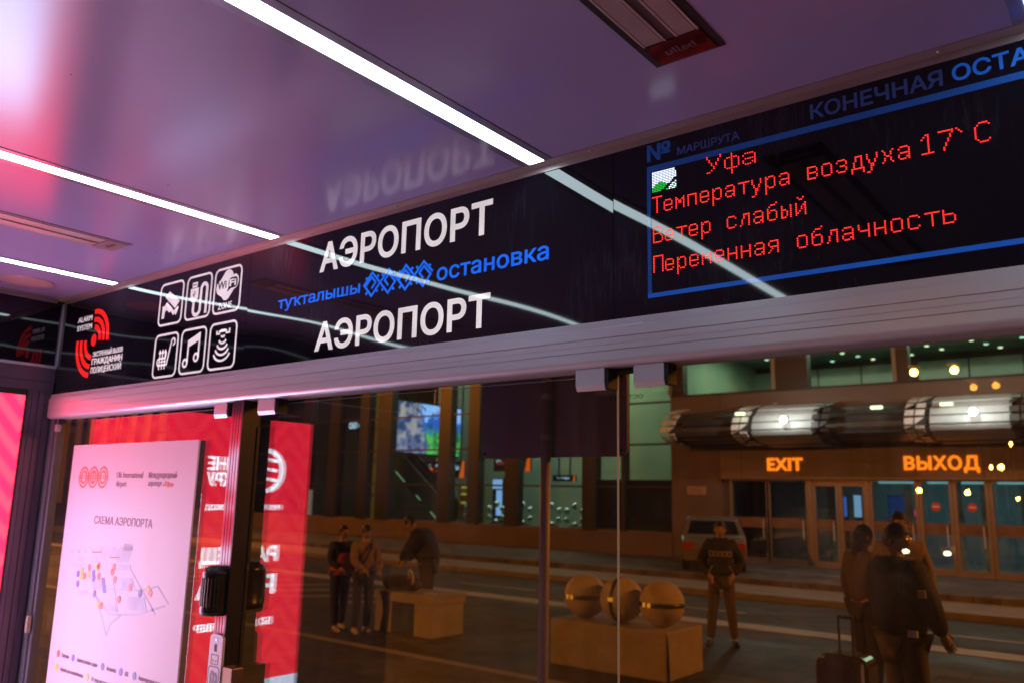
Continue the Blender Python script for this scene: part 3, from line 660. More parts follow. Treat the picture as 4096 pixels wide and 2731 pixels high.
for a, b, n_r in ((-4.43, 1.575, 3), (-4.11, 1.60, 3), (-4.02, 1.52, 4)):
    for k in range(n_r): mb_.stroke([(a + .012 * k, b - .012 * k), (a + .085 + .012 * k, b + .009 - .012 * k)], .003, PF, D * .9)
mb_.build('map_terminal', m_pg, po)
MB().prism([(-4.46, 1.715), (-4.36, 1.722), (-4.36, 1.728), (-4.46, 1.721)], PF, D * 1.1).prism([(-4.27, 1.70), (-4.17, 1.707), (-4.17, 1.713), (-4.27, 1.706)], PF, D * 1.1).build('map_roof_lettering', m_pr, po)
MB().prism([(-4.335, 1.60), (-4.30, 1.602), (-4.265, 1.53), (-4.295, 1.525)], PF, D * .9).build('map_building', m_pv, po)
def dots(lst, mat):
    for a, b in lst: MB().prism(disc(a, b, .0165, .0185, 12), PF, D * 1.3).build('map_marker', mat, po)
dots([(-4.515, 1.595), (-4.47, 1.64), (-4.37, 1.655), (-4.36, 1.605), (-4.21, 1.66), (-4.225, 1.635), (-4.19, 1.60), (-4.03, 1.575), (-4.13, 1.51), (-3.84, 1.565), (-4.30, 1.465), (-4.707, 1.183)], m_pr)
dots([(-4.55, 1.62), (-4.545, 1.59), (-4.47, 1.605), (-4.385, 1.645), (-4.335, 1.467), (-3.865, 1.58), (-4.707, 1.113), (-4.363, 1.113), (-4.04, 1.113)], m_py)
dots([(-4.59, 1.60), (-4.58, 1.55), (-4.42, 1.615), (-4.41, 1.59), (-4.385, 1.515), (-3.935, 1.555), (-4.538, 1.183), (-4.22, 1.183), (-4.04, 1.183), (-3.91, 1.183)], m_pv)

# ------------------------------------------------------------------ small devices on the post
m_dev = M('device_black', (.020, .016, .015), .28, var=.2)
def device(x, y, r, label, has_glint):
    cy = thing('cylinder_device', label, 'device', (x, y, 1.53), 'round black devices on the dark post')
    k = r / .15
    MB().lathe((x, y, 0), [(.0001, 1.738), (.10 * k, 1.736), (.132 * k, 1.728), (.148 * k, 1.710), (.150 * k, 1.70), (.146 * k, 1.695), (.146 * k, 1.57), (.150 * k, 1.565), (.150 * k, 1.55), (.135 * k, 1.538), (.0001, 1.53)], 40).build('housing', m_dev, cy, smooth=True)
    rb = MB()
    for q in range(14):
        a = -PI * 1.1 + q * PI * .95 / 13; rb.bar((x + .147 * k * math.cos(a), y + .147 * k * math.sin(a), 1.575), (x + .147 * k * math.cos(a), y + .147 * k * math.sin(a), 1.69), .005, .005)
    rb.build('ribs', M('device_rib', (.03, .024, .022), .35), cy)
    if has_glint:
        for z in (1.600, 1.628): MB().ball((x - r * .86, y - r * .55, z), .006, 10).build('light_dot', E('device_glint', (1, .55, .6), 2.5), cy)  # glowing dots stand for red glints reflected on the housing
device(-3.197, -.036, .0625, 'black cylindrical device on the inner face of the dark post, above the USB plate', 1)
device(-3.312, .17, .094, 'black cylindrical device outside the glass, peeping out right of the dark post', 0)
us = thing('usb_charger', 'white rounded USB charging plate on the dark post', 'charger', (-3.162, -.03, 1.1))
MB().prism(rrect(-3.208, -3.116, .95, 1.462, .020), front(-.0265), .012).build('plate', M('charger_white', (.78, .68, .76), .35, var=.03), us)
UF = front(-.0385); t = MB()
t.stroke(rrect(-3.188, -3.140, 1.345, 1.382, .002), .004, UF, .0008, True); t.prism([(-3.178, 1.355), (-3.171, 1.355), (-3.171, 1.362), (-3.178, 1.362)], UF, .0008); t.prism([(-3.157, 1.355), (-3.150, 1.355), (-3.150, 1.362), (-3.157, 1.362)], UF, .0008)
t.stroke(rrect(-3.202, -3.126, 1.10, 1.335, .014), .005, UF, .0008, True)
letters(t, 'USB', lambda u, v, w: (-3.202 + v, -.0385 - w, u), 1.155, 1.32, .014, .066, .03, ref='H', d=.0008)
t.build('lettering', M('charger_print', (.16, .10, .20), .4), us)
MB().prism([(-3.172, 1.395), (-3.155, 1.395), (-3.155, 1.424), (-3.172, 1.424)], UF, .001).build('port', m_rubber, us)
MB().ball((-3.162, -.039, 1.440), .005, 10).build('light_dot', E('blue_indicator', (.15, .2, 1), 5), us)

# ================================================================== OUTSIDE: ground
def ground_mat(name, c, slab=None, patch=1.):
    m = M(name, c, .5, var=.35, scale=2.3, bump=.35, bscale=45, c2=tuple(v * .5 for v in c)); nt = m.node_tree; L = nt.links.new
    b = [n for n in nt.nodes if n.type == 'BSDF_PRINCIPLED'][0]; old = b.inputs['Base Color'].links[0].from_socket
    g = N(nt, 'ShaderNodeNewGeometry')
    n1 = N(nt, 'ShaderNodeTexNoise'); n1.inputs['Scale'].default_value = .45; n1.inputs['Detail'].default_value = 6; n1.inputs['Roughness'].default_value = .65
    mp = N(nt, 'ShaderNodeMapping'); L(g.outputs['Position'], mp.inputs[0]); mp.inputs['Scale'].default_value = (.55, 1.6, 1); L(mp.outputs[0], n1.inputs['Vector'])
    mr = N(nt, 'ShaderNodeMapRange'); L(n1.outputs[0], mr.inputs[0]); mr.inputs[1].default_value = .35; mr.inputs[2].default_value = .65; mr.inputs[3].default_value = 1 - .55 * patch; mr.inputs[4].default_value = 1 + .5 * patch
    # cracks, or joints between slabs
    if slab:
        br = N(nt, 'ShaderNodeTexBrick'); br.inputs['Scale'].default_value = 1; br.inputs['Brick Width'].default_value = slab; br.inputs['Row Height'].default_value = slab; br.inputs['Mortar Size'].default_value = .012
        br.inputs['Color1'].default_value = (1, 1, 1, 1); br.inputs['Color2'].default_value = (.72, .72, .72, 1); br.inputs['Mortar'].default_value = (.3, .3, .3, 1); L(g.outputs['Position'], br.inputs['Vector']); ck = br.outputs['Color']
    else:
        v = N(nt, 'ShaderNodeTexVoronoi', feature='DISTANCE_TO_EDGE'); v.inputs['Scale'].default_value = .35
        n2 = N(nt, 'ShaderNodeTexNoise'); n2.inputs['Scale'].default_value = 1.5; n2.inputs['Detail'].default_value = 5; L(g.outputs['Position'], n2.inputs['Vector'])
        va = N(nt, 'ShaderNodeVectorMath', operation='ADD'); L(g.outputs['Position'], va.inputs[0]); L(n2.outputs['Color'], va.inputs[1]); L(va.outputs[0], v.inputs['Vector'])
        c_ = N(nt, 'ShaderNodeMapRange'); L(v.outputs['Distance'], c_.inputs[0]); c_.inputs[1].default_value = .004; c_.inputs[2].default_value = .02; c_.inputs[3].default_value = .35; ck = c_.outputs[0]
    m1 = N(nt, 'ShaderNodeMix', data_type='RGBA', blend_type='MULTIPLY'); m1.inputs[0].default_value = 1; L(old, m1.inputs[6]); L(mr.outputs[0], m1.inputs[7])
    m2 = N(nt, 'ShaderNodeMix', data_type='RGBA', blend_type='MULTIPLY'); m2.inputs[0].default_value = 1; L(m1.outputs[2], m2.inputs[6]); L(ck, m2.inputs[7]); L(m2.outputs[2], b.inputs['Base Color'])
    m3 = N(nt, 'ShaderNodeMapRange'); L(n1.outputs[0], m3.inputs[0]); m3.inputs[1].default_value = .35; m3.inputs[2].default_value = .65; m3.inputs[3].default_value = .5; m3.inputs[4].default_value = .8; L(m3.outputs[0], b.inputs['Roughness']); b.inputs['Specular IOR Level'].default_value = .22
    return m
m_road = ground_mat('asphalt', (.050, .046, .042)); m_pave = ground_mat('island_paving', (.065, .058, .052), .6); m_pave2 = ground_mat('forecourt_paving', (.15, .135, .12), .5, .8)
m_kerb = M('kerb_stone', (.24, .20, .15), .6, var=.2, scale=2)
m_paint = M('road_paint', (.20, .175, .14), .55, var=.3, scale=9)
tag(MB().box(-160, 120, -90, 160, -.5, -.125).build('ground', m_road), kind='structure')
tag(MB().box(-60, 40, .12, 5.3, -.122, .146).build('platform', m_pave), kind='structure')
tag(MB().box(-60, 40, 5.301, 5.46, -.122, .150).build('platform_kerb', m_kerb), kind='structure')
tag(MB().box(-60, 40, 5.461, 11.4, -.122, 0).build('island', m_pave), kind='structure')
tag(MB().box(-60, 40, 11.401, 11.95, -.122, .012).build('island_kerb', M('kerb_pale', (.36, .35, .34), .6, var=.25, scale=2)), kind='structure')
tag(MB().box(-60, 40, 16.5, 18.6, -.122, .01).build('far_step', m_kerb), kind='structure')
tag(MB().box(-60, 40, 18.601, 23.7, -.122, .15).build('far_pavement', m_pave2), kind='structure')
mk = MB()
for k in range(9): mk.box(-30 + k * 5.2, -27.6 + k * 5.2, 14.05, 14.25, -.121, -.117)
tag(mk.build('lane_marking', m_paint), kind='structure')
mk = MB()
for k in range(12):
    x = -27 + k * 1.3; mk.bar((x, 8.6, .004), (x + 1.4, 10.6, .004), .32, .004)
tag(mk.build('hatch_marking', m_paint), kind='structure')

# ================================================================== TERMINAL
Y = 24.0
tb = thing('terminal_building', 'long brown airport terminal with lit green glass hall, upper windows and entrance doors', 'terminal', (-14, Y, .15))
m_wall = M('terminal_wall', (.13, .085, .06), .6, var=.15, scale=.8)
m_wall2 = M('terminal_fascia', (.21, .15, .105), .5, var=.08, scale=.6)
m_col = M('hall_column', (.016, .014, .014), .45, var=.2)
m_frame = M('door_frame', (.24, .165, .11), .4, metal=.35, var=.1)
m_pane = glass('terminal_glass', (.80, .88, .86), 0, 1.6)
m_int = M('hall_interior_wall', (.42, .50, .40), .7, var=.12, scale=.5)
m_intd = M('hall_interior_dark', (.10, .10, .09), .7, var=.2, scale=.5)
m_ceilh = M('hall_ceiling', (.10, .17, .12), .6, var=.15)
# entrance block
w = MB()
w.box(-13.45, -11.62, Y, Y + .4, .15, 5.62)                     # pier with plaque
w.box(-11.62, -11.42, Y + .14, Y + .4, .15, 2.82)               # recess
w.build('wall', m_wall, tb)
MB().box(-11.62, 3, Y - .05, Y + .4, 2.815, 3.72).build('fascia', m_wall2, tb)
MB().box(-11.62, 3, Y + .03, Y + .4, 3.72, 5.62).build('wall', m_wall, tb)
MB().box(-13.45, 3, Y - .02, Y + .35, 5.62, 5.68).build('sill', m_col, tb)
# upper storey: windows with dark posts
up = [(-12.95, -9.72), (-8.62, -6.03), (-5.64, -2.4), (-2.0, 1.2)]
for a, b in up: MB().box(a, b, Y + .10, Y + .116, 5.68, 9.2).build('window_pane', m_pane, tb)
xs = [-13.45] + [v for p in up for v in p] + [3]
for k in range(0, len(xs), 2): MB().box(xs[k], xs[k + 1], Y, Y + .35, 5.68, 9.2).build('window_post', m_col, tb)
for a in (-9.72, -6.03, -13.45): MB().box(a - .05, a + .06, Y - .06, Y - .001, 5.68, 9.2).build('mullion', m_wall2, tb)
MB().box(-13.3, 3, 31.6, 31.8, 5.7, 7.6).build('upper_wall', m_intd, tb)
MB().box(-13.3, 3, Y + .36, 41, 5.5, 5.66).build('upper_floor', m_intd, tb)
MB().box(-13.3, 3, Y + .36, 41, 7.62, 7.8).build('upper_ceiling', m_ceilh, tb)
MB().box(-13.46, -13.3, Y + .36, 41, .15, 8.36).build('hall_side_wall', m_int, tb)
m_panel = M('partition_panel', (.46, .47, .41), .10, var=.06, scale=1.)
for a, b in ((-14.9 + 2.0, -11.4), (-11.35, -10.2), (-10.15, -8.6), (-8.55, -7.35), (-6.6, -5.0), (-4.95, -3.35), (-3.3, -1.4)):
    MB().box(a * 1.045, b * 1.045, 31.4, 31.5, 5.7, 7.40).build('partition_panel', m_panel, tb)
# glazed hall on the left
for a, b, z in ((-33.9, -33.3, .95), (-31.8, -31.08, .95), (-29.62, -29.02, .95), (-28.35, -27.5, .95), (-24.5, -23.82, .95), (-22.80, -22.2, .95), (-20.80, -20.15, .95), (-17.1, -16.5, .95), (-15.42, -15.28, .95)):
    MB().box(a, b, Y - .1, Y + .3, z, 9.5).build('hall_column', m_col, tb)
for z in (5.48, 4.0, 2.50): MB().box(-48, -13.46, Y - .02, Y + .03, z - .035, z + .035).build('transom', m_col, tb)
MB().box(-60, -13.46, Y - .04, Y + .3, .15, .97).build('plinth', m_wall, tb)
MB().box(-48, -13.46, Y + .031, Y + .041, .98, 9.5).build('hall_glass', m_pane, tb)
MB().box(-16.5, -13.46, Y + .05, Y + .2, .98, 2.75).build('dark_panel', m_col, tb)
MB().box(-60, -13.46, Y + .3, 40, .05, .148).build('hall_floor', M('hall_floor', (.22, .21, .19), .3), tb)
MB().box(-48, -13.46, 36, 36.2, .15, 9.5).build('hall_back_wall', m_intd, tb)
MB().box(-31.5, -13.48, 31.2, 31.35, .15, 8.2).build('hall_partition', m_int, tb)
MB().box(-48, -13.46, Y + .3, 40, 9.5, 9.7).build('hall_roof', m_ceilh, tb)
for a in (-30.15,): MB().box(a, a + .85, Y + .9, Y + 1.6, .15, 9.5).build('hall_pillar', m_int, tb)
MB().box(-25.9, -25.0, 34.6, 35.4, .15, 9.5).build('hall_pillar', m_int, tb)
MB().box(-33.9, -33.05, Y + .06, Y + .12, .98, 2.2).build('lit_panel', M('lit_panel', (.5, .55, .52), .4, emit=(.55, .68, .62), es=.20), tb)
# far left: bays with ochre bars
fb = thing('bar_screen', 'ochre vertical bars of a far screen left of the poster', 'screen wall', (-56, Y, .15))
MB().box(-64, -48.1, Y + .5, Y + .7, .15, 6.2).build('backing', m_intd, fb)
m_ochre = M('ochre_bar', (.55, .36, .09), .5)
for k in range(9): MB().box(-62.9 + k * 1.85, -62.5 + k * 1.85, Y, Y + .3, 1.0, 8.6).build('bar', m_ochre, fb)
# entrance doors
m_film = M('door_film', (.17, .075, .035), .5, var=.25, scale=3)
def leaf(a, b, z1, film=True):
    f = MB().box(a - .09, a, Y + .06, Y + .2, .17, z1).box(b, b + .09, Y + .06, Y + .2, .17, z1).box(a, b, Y + .06, Y + .2, z1 - .07, z1).box(a, b, Y + .06, Y + .2, .17, .32).build('door_frame', m_frame, tb)
    MB().box(a, b, Y + .12, Y + .132, .32, z1 - .07).build('pane', m_pane, f)
    MB().tube([(b - .09, Y + .05, .95), (b - .09, Y + .02, .97), (b - .09, Y + .02, 1.50), (b - .09, Y + .05, 1.52)], .018, 8).build('handle', m_alu, f)
    if film: MB().box(a, b, Y + .104, Y + .112, 1.26, 1.58).build('film_stripe', m_film, f)
for a, b, z in ((-11.28, -10.14, 2.815), (-10.02, -8.87, 2.815), (-8.57, -7.95, 2.66), (-7.76, -7.16, 2.66), (-6.89, -5.72, 2.815), (-5.53, -4.83, 2.815), (-4.64, -3.93, 2.815), (-3.74, -2.5, 2.815), (-2.3, -1.2, 2.815)): leaf(a, b, z)
for a, b in ((-8.78, -8.66), (-7.07, -6.98)): MB().box(a, b, Y + .02, Y + .22, .17, 2.815).build('door_post', m_frame, tb)
MB().box(-8.66, -7.07, Y + .06, Y + .2, 2.66, 2.815).build('door_head', m_frame, tb)
MB().box(-11.6, 3, Y - .02, Y + .4, .15, .168).build('threshold', m_kerb, tb)
q = MB()
for k in range(8): q.box(-10.9 + 1.75 * k, -10.888 + 1.75 * k, Y - .054, Y - .0505, 2.82, 3.715)
q.build('panel_joints', m_col, tb)
MB().box(-11.6, 3, Y - .09, Y - .051, 2.80, 2.84).build('drip_edge', m_frame, tb)
# lobby behind the doors
MB().box(-11.6, 3, 28.6, 28.8, .15, 5.0).build('lobby_wall', M('lobby_wall', (.20, .30, .32), .5), tb)
MB().box(-13.2, 3, Y + .45, 28.6, .05, .148).build('lobby_floor', M('lobby_floor', (.25, .25, .24), .25), tb)
MB().box(-13.2, 3, Y + .45, 28.6, 3.3, 3.4).build('lobby_ceiling', M('lobby_ceiling', (.45, .5, .5), .5), tb)
m_teal = M('lobby_light_bar', (.5, .7, .75), .4, emit=(.25, .62, .72), es=.9)
for a, b in ((-6.85, -5.7), (-5.5, -4.8), (-4.6, -3.9), (-3.7, -2.4)): MB().box(a, b, Y + .7, Y + .78, 2.70, 2.80).build('light_bar', m_teal, tb)
m_lcol = M('lobby_column', (.30, .42, .45), .4)
for a in (-8.6, -6.3, -4.95, -4.25, -3.25): MB().box(a, a + .22, Y + 1.4, Y + 1.6, .15, 3.3).build('lobby_column', m_lcol, tb)
m_blue_s = E('lobby_screen', (.05, .22, .95), .75); m_blue_p = E('lobby_screen_pale', (.30, .55, 1), .9)
def kiosk(x, y, z0, z1, w, mat, label):
    t = thing('info_screen', label, 'screen', (x, y, .15), 'blue screens in the lobby')
    MB().box(x - w / 2, x + w / 2, y, y + .05, z0, z1).build('display', mat, t); MB().box(x - w / 2 - .03, x + w / 2 + .03, y + .051, y + .14, .15, z1 + .03).build('stand', m_col, t)
kiosk(-8.75, 26.2, 1.75, 2.55, .20, m_blue_p, 'pale blue upright screen inside the left leaf of the exit door'); kiosk(-8.50, 26.6, 1.65, 2.30, .22, m_blue_s, 'deep blue screen inside the left leaf of the exit door')
kiosk(-7.95, 26.3, 1.65, 2.35, .22, m_blue_p, 'blue screen inside the right leaf of the exit door, left one'); kiosk(-7.55, 26.1, 1.70, 2.45, .14, m_blue_p, 'narrow blue screen at the right edge of the exit door')
kiosk(-6.75, 26.8, 1.35, 2.35, .75, E('lobby_panel', (.01, .08, .33), .42), 'large dark blue screen in the wide pane right of the exit door')
t = thing('neon_sign', 'small pink neon sign glowing behind the wide entrance pane', 'sign', (-6.0, 25.6, 1.6)); q = MB()
letters(q, '777', lambda u, v, w: (u, 25.6 - w, v), -6.32, -5.86, 1.62, 1.92, .02, d=.02); q.build('lettering', E('neon_pink', (1, .05, .30), 1.0), t)
# lettered signs
m_sign = E('sign_amber', (1, .215, .010), 1.7)
def sign(s, label, u0, u1, z0, z1):
    t = thing('exit_sign', label, 'sign', ((u0 + u1) / 2, Y - .05, z0)); q = MB()
    letters(q, s, lambda u, v, w: (u, Y - .051 - w, v), u0, u1, z0, z1, .030, 1.08, ref='H' if s == 'EXIT' else 'Н', d=.05); q.build('lettering', m_sign, t)
sign('EXIT', 'amber illuminated letters EXIT over the terminal doors', -10.0, -8.87, 3.06, 3.46); sign('ВЫХОД', 'amber illuminated letters ВЫХОД over the terminal doors', -5.92, -3.98, 3.07, 3.47)
pq = thing('wall_plaque', 'pale rectangular plaque on the brown pier left of the doors', 'plaque', (-12.5, Y, 2.3))
MB().box(-12.86, -12.16, Y - .03, Y - .001, 2.27, 2.54).build('plate', M('plaque', (.40, .25, .16), .5), pq)
q = MB()
for z in (2.47, 2.41, 2.34): q.box(-12.78, -12.26, Y - .034, Y - .0301, z - .012, z + .012)
q.build('lines', M('plaque_print', (.22, .12, .07), .5), pq)
for x, l in ((-5.19, 'red no entry disc on the pane below the letters ВЫХО'), (-4.27, 'red no entry disc on the pane below the letter Д')):
    t = thing('no_entry_sign', l, 'sign', (x, Y + .1, 2.04), 'no entry discs on the doors')
    MB().prism(disc(0, 2.04, .125), lambda u, v, w: (x + u, Y + .103 - w, v), .006).build('disc', M('sign_red', (.45, .03, .02), .4, emit=(.4, .02, .01), es=.12), t)
    MB().box(x - .085, x + .085, Y + .094, Y + .0965, 2.02, 2.06).build('bar', M('sign_white', (.7, .6, .55), .4), t)

# canopies: row of bull-nosed bays with faceted rims over the doors
m_can_shade = M('canopy_metal_shaded', (.085, .08, .075), .4, metal=.2, var=.2, scale=1.5)  # darker copy of the canopy metal, shade of unlit bays put into colour
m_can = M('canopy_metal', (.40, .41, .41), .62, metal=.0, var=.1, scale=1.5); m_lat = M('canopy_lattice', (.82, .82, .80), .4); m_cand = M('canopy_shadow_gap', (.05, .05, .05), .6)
def noseprof(s=1.):
    pts = []
    for k in range(13):
        a = PI * k / 12
        pts.append((Y - .02 - 1.75 * math.sin(a) ** .9 * s, 4.20 + (.88 if a < PI / 2 else .36) * math.cos(a) * s))
    return pts
def canopy(x0, x1, lit, label):
    t = thing('entrance_canopy', label, 'canopy', ((x0 + x1) / 2, Y, 3.9), 'bull-nosed canopy bays over the terminal doors')
    P = noseprof(1. if lit else .87); b = MB(); n = len(P); g_ = MB()
    for i in range(n - 1):
        (ya, za), (yb, zb) = P[i], P[i + 1]; ya2, za2 = ya + (yb - ya) * .86, za + (zb - za) * .86
        xs_ = x0 + .52; b.add([(xs_, ya, za), (x1, ya, za), (x1, ya2, za2), (xs_, ya2, za2)], [(0, 1, 2, 3)])
        g_.add([(x0, ya + .07, za), (xs_, ya + .07, za), (xs_, yb + .07, zb), (x0, yb + .07, zb)], [(0, 1, 2, 3)]); g_.add([(x0, ya2 + .06, za2), (x1, ya2 + .06, za2), (x1, yb + .06, zb), (x0, yb + .06, zb)], [(0, 1, 2, 3)])
    so = b.build('shell', m_can if lit else m_can_shade, t)
    md = so.modifiers.new('thickness', 'SOLIDIFY'); md.thickness = .05; md.offset = -1
    gg = g_.build('shadow_gap', m_cand, t); md = gg.modifiers.new('thickness', 'SOLIDIFY'); md.thickness = .03; md.offset = -1
    l = MB(); Q = noseprof(1.07)
    for i in range(1, n - 2):
        for k in range(2):
            (ya, za), (yb, zb) = Q[i], Q[i + 1]
            ax, bx = x0 - .10 + .27 * k, x0 + .12 + .27 * k
            sy, sz = (yb - ya) * .14, (zb - za) * .14
            tri = [(ax, ya + sy, za + sz), (bx, ya + sy, za + sz), (bx, yb - sy, zb - sz), (ax, yb - sy, zb - sz)]
            if (i + k) % 3 == 0: tri = [tri[0], tri[1], tri[3]]
            m = len(tri); v2 = [(p[0], p[1] + .05, p[2]) for p in tri]
            l.add(tri + v2, [tuple(range(m)), tuple(range(2 * m - 1, m - 1, -1))] + [(j, (j + 1) % m, m + (j + 1) % m, m + j) for j in range(m)])
    l.build('lattice_rim', m_lat if (lit or x0 < -12) else m_can_shade, t)
    if lit:
        lx = x0 + 1.62
        lp = MB().ball((lx, Y - 2.05, 4.48), .10, 14).build('lamp', E('canopy_lamp', (.92, 1, .98), 18), t)
        MB().bar((lx, Y - 1.9, 4.48), (lx, Y - 1.2, 4.8), .03, .03).build('bracket', m_col, t)
        pl(lx, Y - 2.75, 4.85, 120, (.86, 1, .96), .09)
def pl(x, y, z, w, c, r=.1, name='lamp_light'):
    d = bpy.data.lights.new(name, 'POINT'); d.energy = w; d.color = c; d.shadow_soft_size = r
    o = bpy.data.objects.new(name, d); o.location = (x, y, z); COL.objects.link(o); return o
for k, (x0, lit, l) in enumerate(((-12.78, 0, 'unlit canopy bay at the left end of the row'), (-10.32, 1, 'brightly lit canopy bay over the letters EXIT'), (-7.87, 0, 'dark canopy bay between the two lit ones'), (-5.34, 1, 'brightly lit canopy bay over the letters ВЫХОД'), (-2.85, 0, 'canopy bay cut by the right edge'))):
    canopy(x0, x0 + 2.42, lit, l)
m_dl = E('downlight_disc', (.80, 1, .62), 2.6); m_dlg = E('downlight_disc_cool', (.55, 1, .72), 2.2)
def downlight(x, y, z, r, m, label, grp):
    t = MB().lathe((x, y, z), [(.0001, 0), (r * .8, 0), (r, .01), (r, .03)], 14).build('downlight', m, None); tag(t, label, 'downlight', grp)
for i, (x, z) in enumerate(((-10.15, 4.74), (-6.15, 4.74), (-4.38, 4.74))):
    t = MB().box(x - .16, x + .16, 22.18, 22.26, z - .045, z + .045); t = t.build('wall_light', m_dl, None, bevel=.02)
    tag(t, ('yellowish oblong lamp left of the canopy over EXIT', 'greenish oblong lamp in front of the dark canopy bay', 'greenish oblong lamp at the left of the canopy over ВЫХОД')[i], 'lamp', 'small oblong lamps along the canopies')
for i in range(13):
    for j in range(6):
        x = -17.2 + 1.45 * i + .30 * j; y = 26.2 + .95 * j + (.3 if i % 2 else 0)
        if x < -13.0 or x > 1 or (i * 5 + j * 3) % 7 in (1, 4): continue
        downlight(x, y, 7.59, .075, m_dl if (i + j) % 3 else m_dlg, 'small round downlight in the green ceiling of the upper storey', 'downlights of the upper storey')
def area(x, y, z, sx, sy, w, c, rot=(0, 0, 0), name='hall_light'):
    d = bpy.data.lights.new(name, 'AREA'); d.shape = 'RECTANGLE'; d.size = sx; d.size_y = sy; d.energy = w; d.color = c
    o = bpy.data.objects.new(name, d); o.location = (x, y, z); o.rotation_euler = rot; COL.objects.link(o); return o
area(-6, 27.0, 7.5, 13, 3, 520, (.72, 1, .70))
area(-21.5, 28.5, 9.2, 9, 3, 380, (.78, 1, .66))
area(-36, 28.5, 9.2, 16, 3, 240, (.85, .9, .75))
area(-4, 26.6, 3.25, 9, 2, 60, (.45, .85, 1))

# ------------------------------------------------------------------ things inside the glazed hall
vw = thing('video_wall', 'bright video wall showing cliffs, blue sky and green trees inside the hall', 'screen', (-28.0, 26.8, 3.9))
def video_mat():
    m, nt, out = _base('video_picture'); L = nt.links.new
    g = N(nt, 'ShaderNodeNewGeometry'); s_ = N(nt, 'ShaderNodeSeparateXYZ'); L(g.outputs['Position'], s_.inputs[0])
    no = N(nt, 'ShaderNodeTexNoise'); no.inputs['Scale'].default_value = 2.3; no.inputs['Detail'].default_value = 6; L(g.outputs['Position'], no.inputs[0])
    def rng(o, a, b):
        r = N(nt, 'ShaderNodeMapRange'); L(o, r.inputs[0]); r.inputs[1].default_value = a; r.inputs[2].default_value = b; return r.outputs[0]
    def mix(f, a, b):
        x = N(nt, 'ShaderNodeMix', data_type='RGBA'); L(f, x.inputs[0])
        for i, v in ((6, a), (7, b)):
            if isinstance(v, tuple): x.inputs[i].default_value = (*v, 1)
            else: L(v, x.inputs[i])
        return x.outputs[2]
    def math_(op, a, b):
        x = N(nt, 'ShaderNodeMath', operation=op)
        for i, v in ((0, a), (1, b)):
            if isinstance(v, (int, float)): x.inputs[i].default_value = v
            else: L(v, x.inputs[i])
        return x.outputs[0]
    rock = mix(rng(no.outputs[0], .40, .62), (.03, .06, .16), (.26, .25, .38))
    rock = mix(rng(math_('ADD', no.outputs[0], math_('MULTIPLY', s_.outputs['Z'], .06)), .80, 1.0), rock, (.42, .34, .30))
    wob = math_('MULTIPLY', math_('SUBTRACT', no.outputs[0], .5), 2.0)
    yy = math_('ADD', s_.outputs['Y'], wob); zz = math_('ADD', s_.outputs['Z'], wob)
    mount = mix(rng(zz, 4.4, 5.9), (.02, .10, .30), (.02, .12, .55))
    trees = mix(rng(no.outputs[0], .42, .58), (.02, .12, .06), (.10, .55, .08))
    low = mix(rng(zz, 5.3, 5.0), mount, trees)
    sky = mix(rng(math_('ADD', zz, math_('MULTIPLY', yy, .10)), 8.55, 8.75), low, (.30, .52, .95))
    c = mix(rng(math_('ADD', yy, math_('MULTIPLY', zz, .35)), 28.3, 28.6), rock, sky)
    e = N(nt, 'ShaderNodeEmission'); L(c, e.inputs[0]); e.inputs[1].default_value = 1.9; L(e.outputs[0], out.inputs[0]); return m
MB().box(-28.06, -28.0, 24.65, 29.2, 4.02, 6.4).build('display', video_mat(), vw)
MB().box(-28.2, -28.061, 24.6, 29.25, 3.9, 6.5).build('frame', m_col, vw)
es = thing('escalator', 'dark escalator slanting down behind the hall glass below the video wall', 'escalator', (-28.8, 27, .15))
m_esc = M('escalator_side', (.13, .15, .12), .3, metal=.3)
a_, b_ = Vector((-30.7, 27, 4.05)), Vector((-26.9, 27, 1.15)); dv = (b_ - a_).normalized()
MB().bar(a_, b_, .10, 1.0, (0, 0, 1)).bar(a_ + Vector((0, 1.1, 0)), b_ + Vector((0, 1.1, 0)), .10, 1.0).build('side_panel', m_esc, es)
MB().bar(a_ + Vector((0, .05, .56)), b_ + Vector((0, .05, .56)), .14, .09).bar(a_ + Vector((0, 1.1, .56)), b_ + Vector((0, 1.1, .56)), .14, .09).build('handrail', m_rubber, es)
st = MB()
for k in range(14):
    p = a_ + (b_ - a_) * (k + .5) / 14; st.box(p.x - .14, p.x + .14, 27.06, 28.04, p.z - .25, p.z - .02)
st.build('steps', m_col, es)
q = MB()
for f0, f1 in ((.12, .30), (.52, .60), (.78, .92)): q.bar(a_ + (b_ - a_) * f0 + Vector((0, -.06, -.50)), a_ + (b_ - a_) * f1 + Vector((0, -.06, -.50)), .03, .05)
q.build('light_strip', E('escalator_light', (.55, .85, .45), .55), es)
m_navy = M('overhead_sign_navy', (.012, .015, .04), .4); m_or = E('overhead_sign_orange', (1, .14, .01), 1.1); m_st = E('overhead_sign_text', (.62, .85, 1), .95); m_rd = E('overhead_sign_red', (.6, .06, .03), .5)
def ohsign(x0, x1, y, z0, z1, label, texts, wedge=True):
    t = thing('overhead_sign', label, 'sign', ((x0 + x1) / 2, y, z0), 'hanging signs in the hall')
    MB().box(x0, x1, y, y + .12, z0, z1).build('board', m_navy, t)
    h = z1 - z0
    if wedge: MB().prism([(x1 - .42 * h, z0), (x1, z0), (x1, z1), (x1 - .18 * h, z1)], front(y - .002), .02).build('end_wedge', m_or, t)
    q = MB()
    for s, a, b, c, d in texts: letters(q, s, front(y - .002), a, b, c, d, .02, d=.01)
    q.build('lettering', m_st, t)
    MB().bar((x0 + .3, y + .06, z1), (x0 + .3, y + .06, 9.5), .05, .05).bar((x1 - .3, y + .06, z1), (x1 - .3, y + .06, 9.5), .05, .05).build('hanger', m_col, t)
    return t
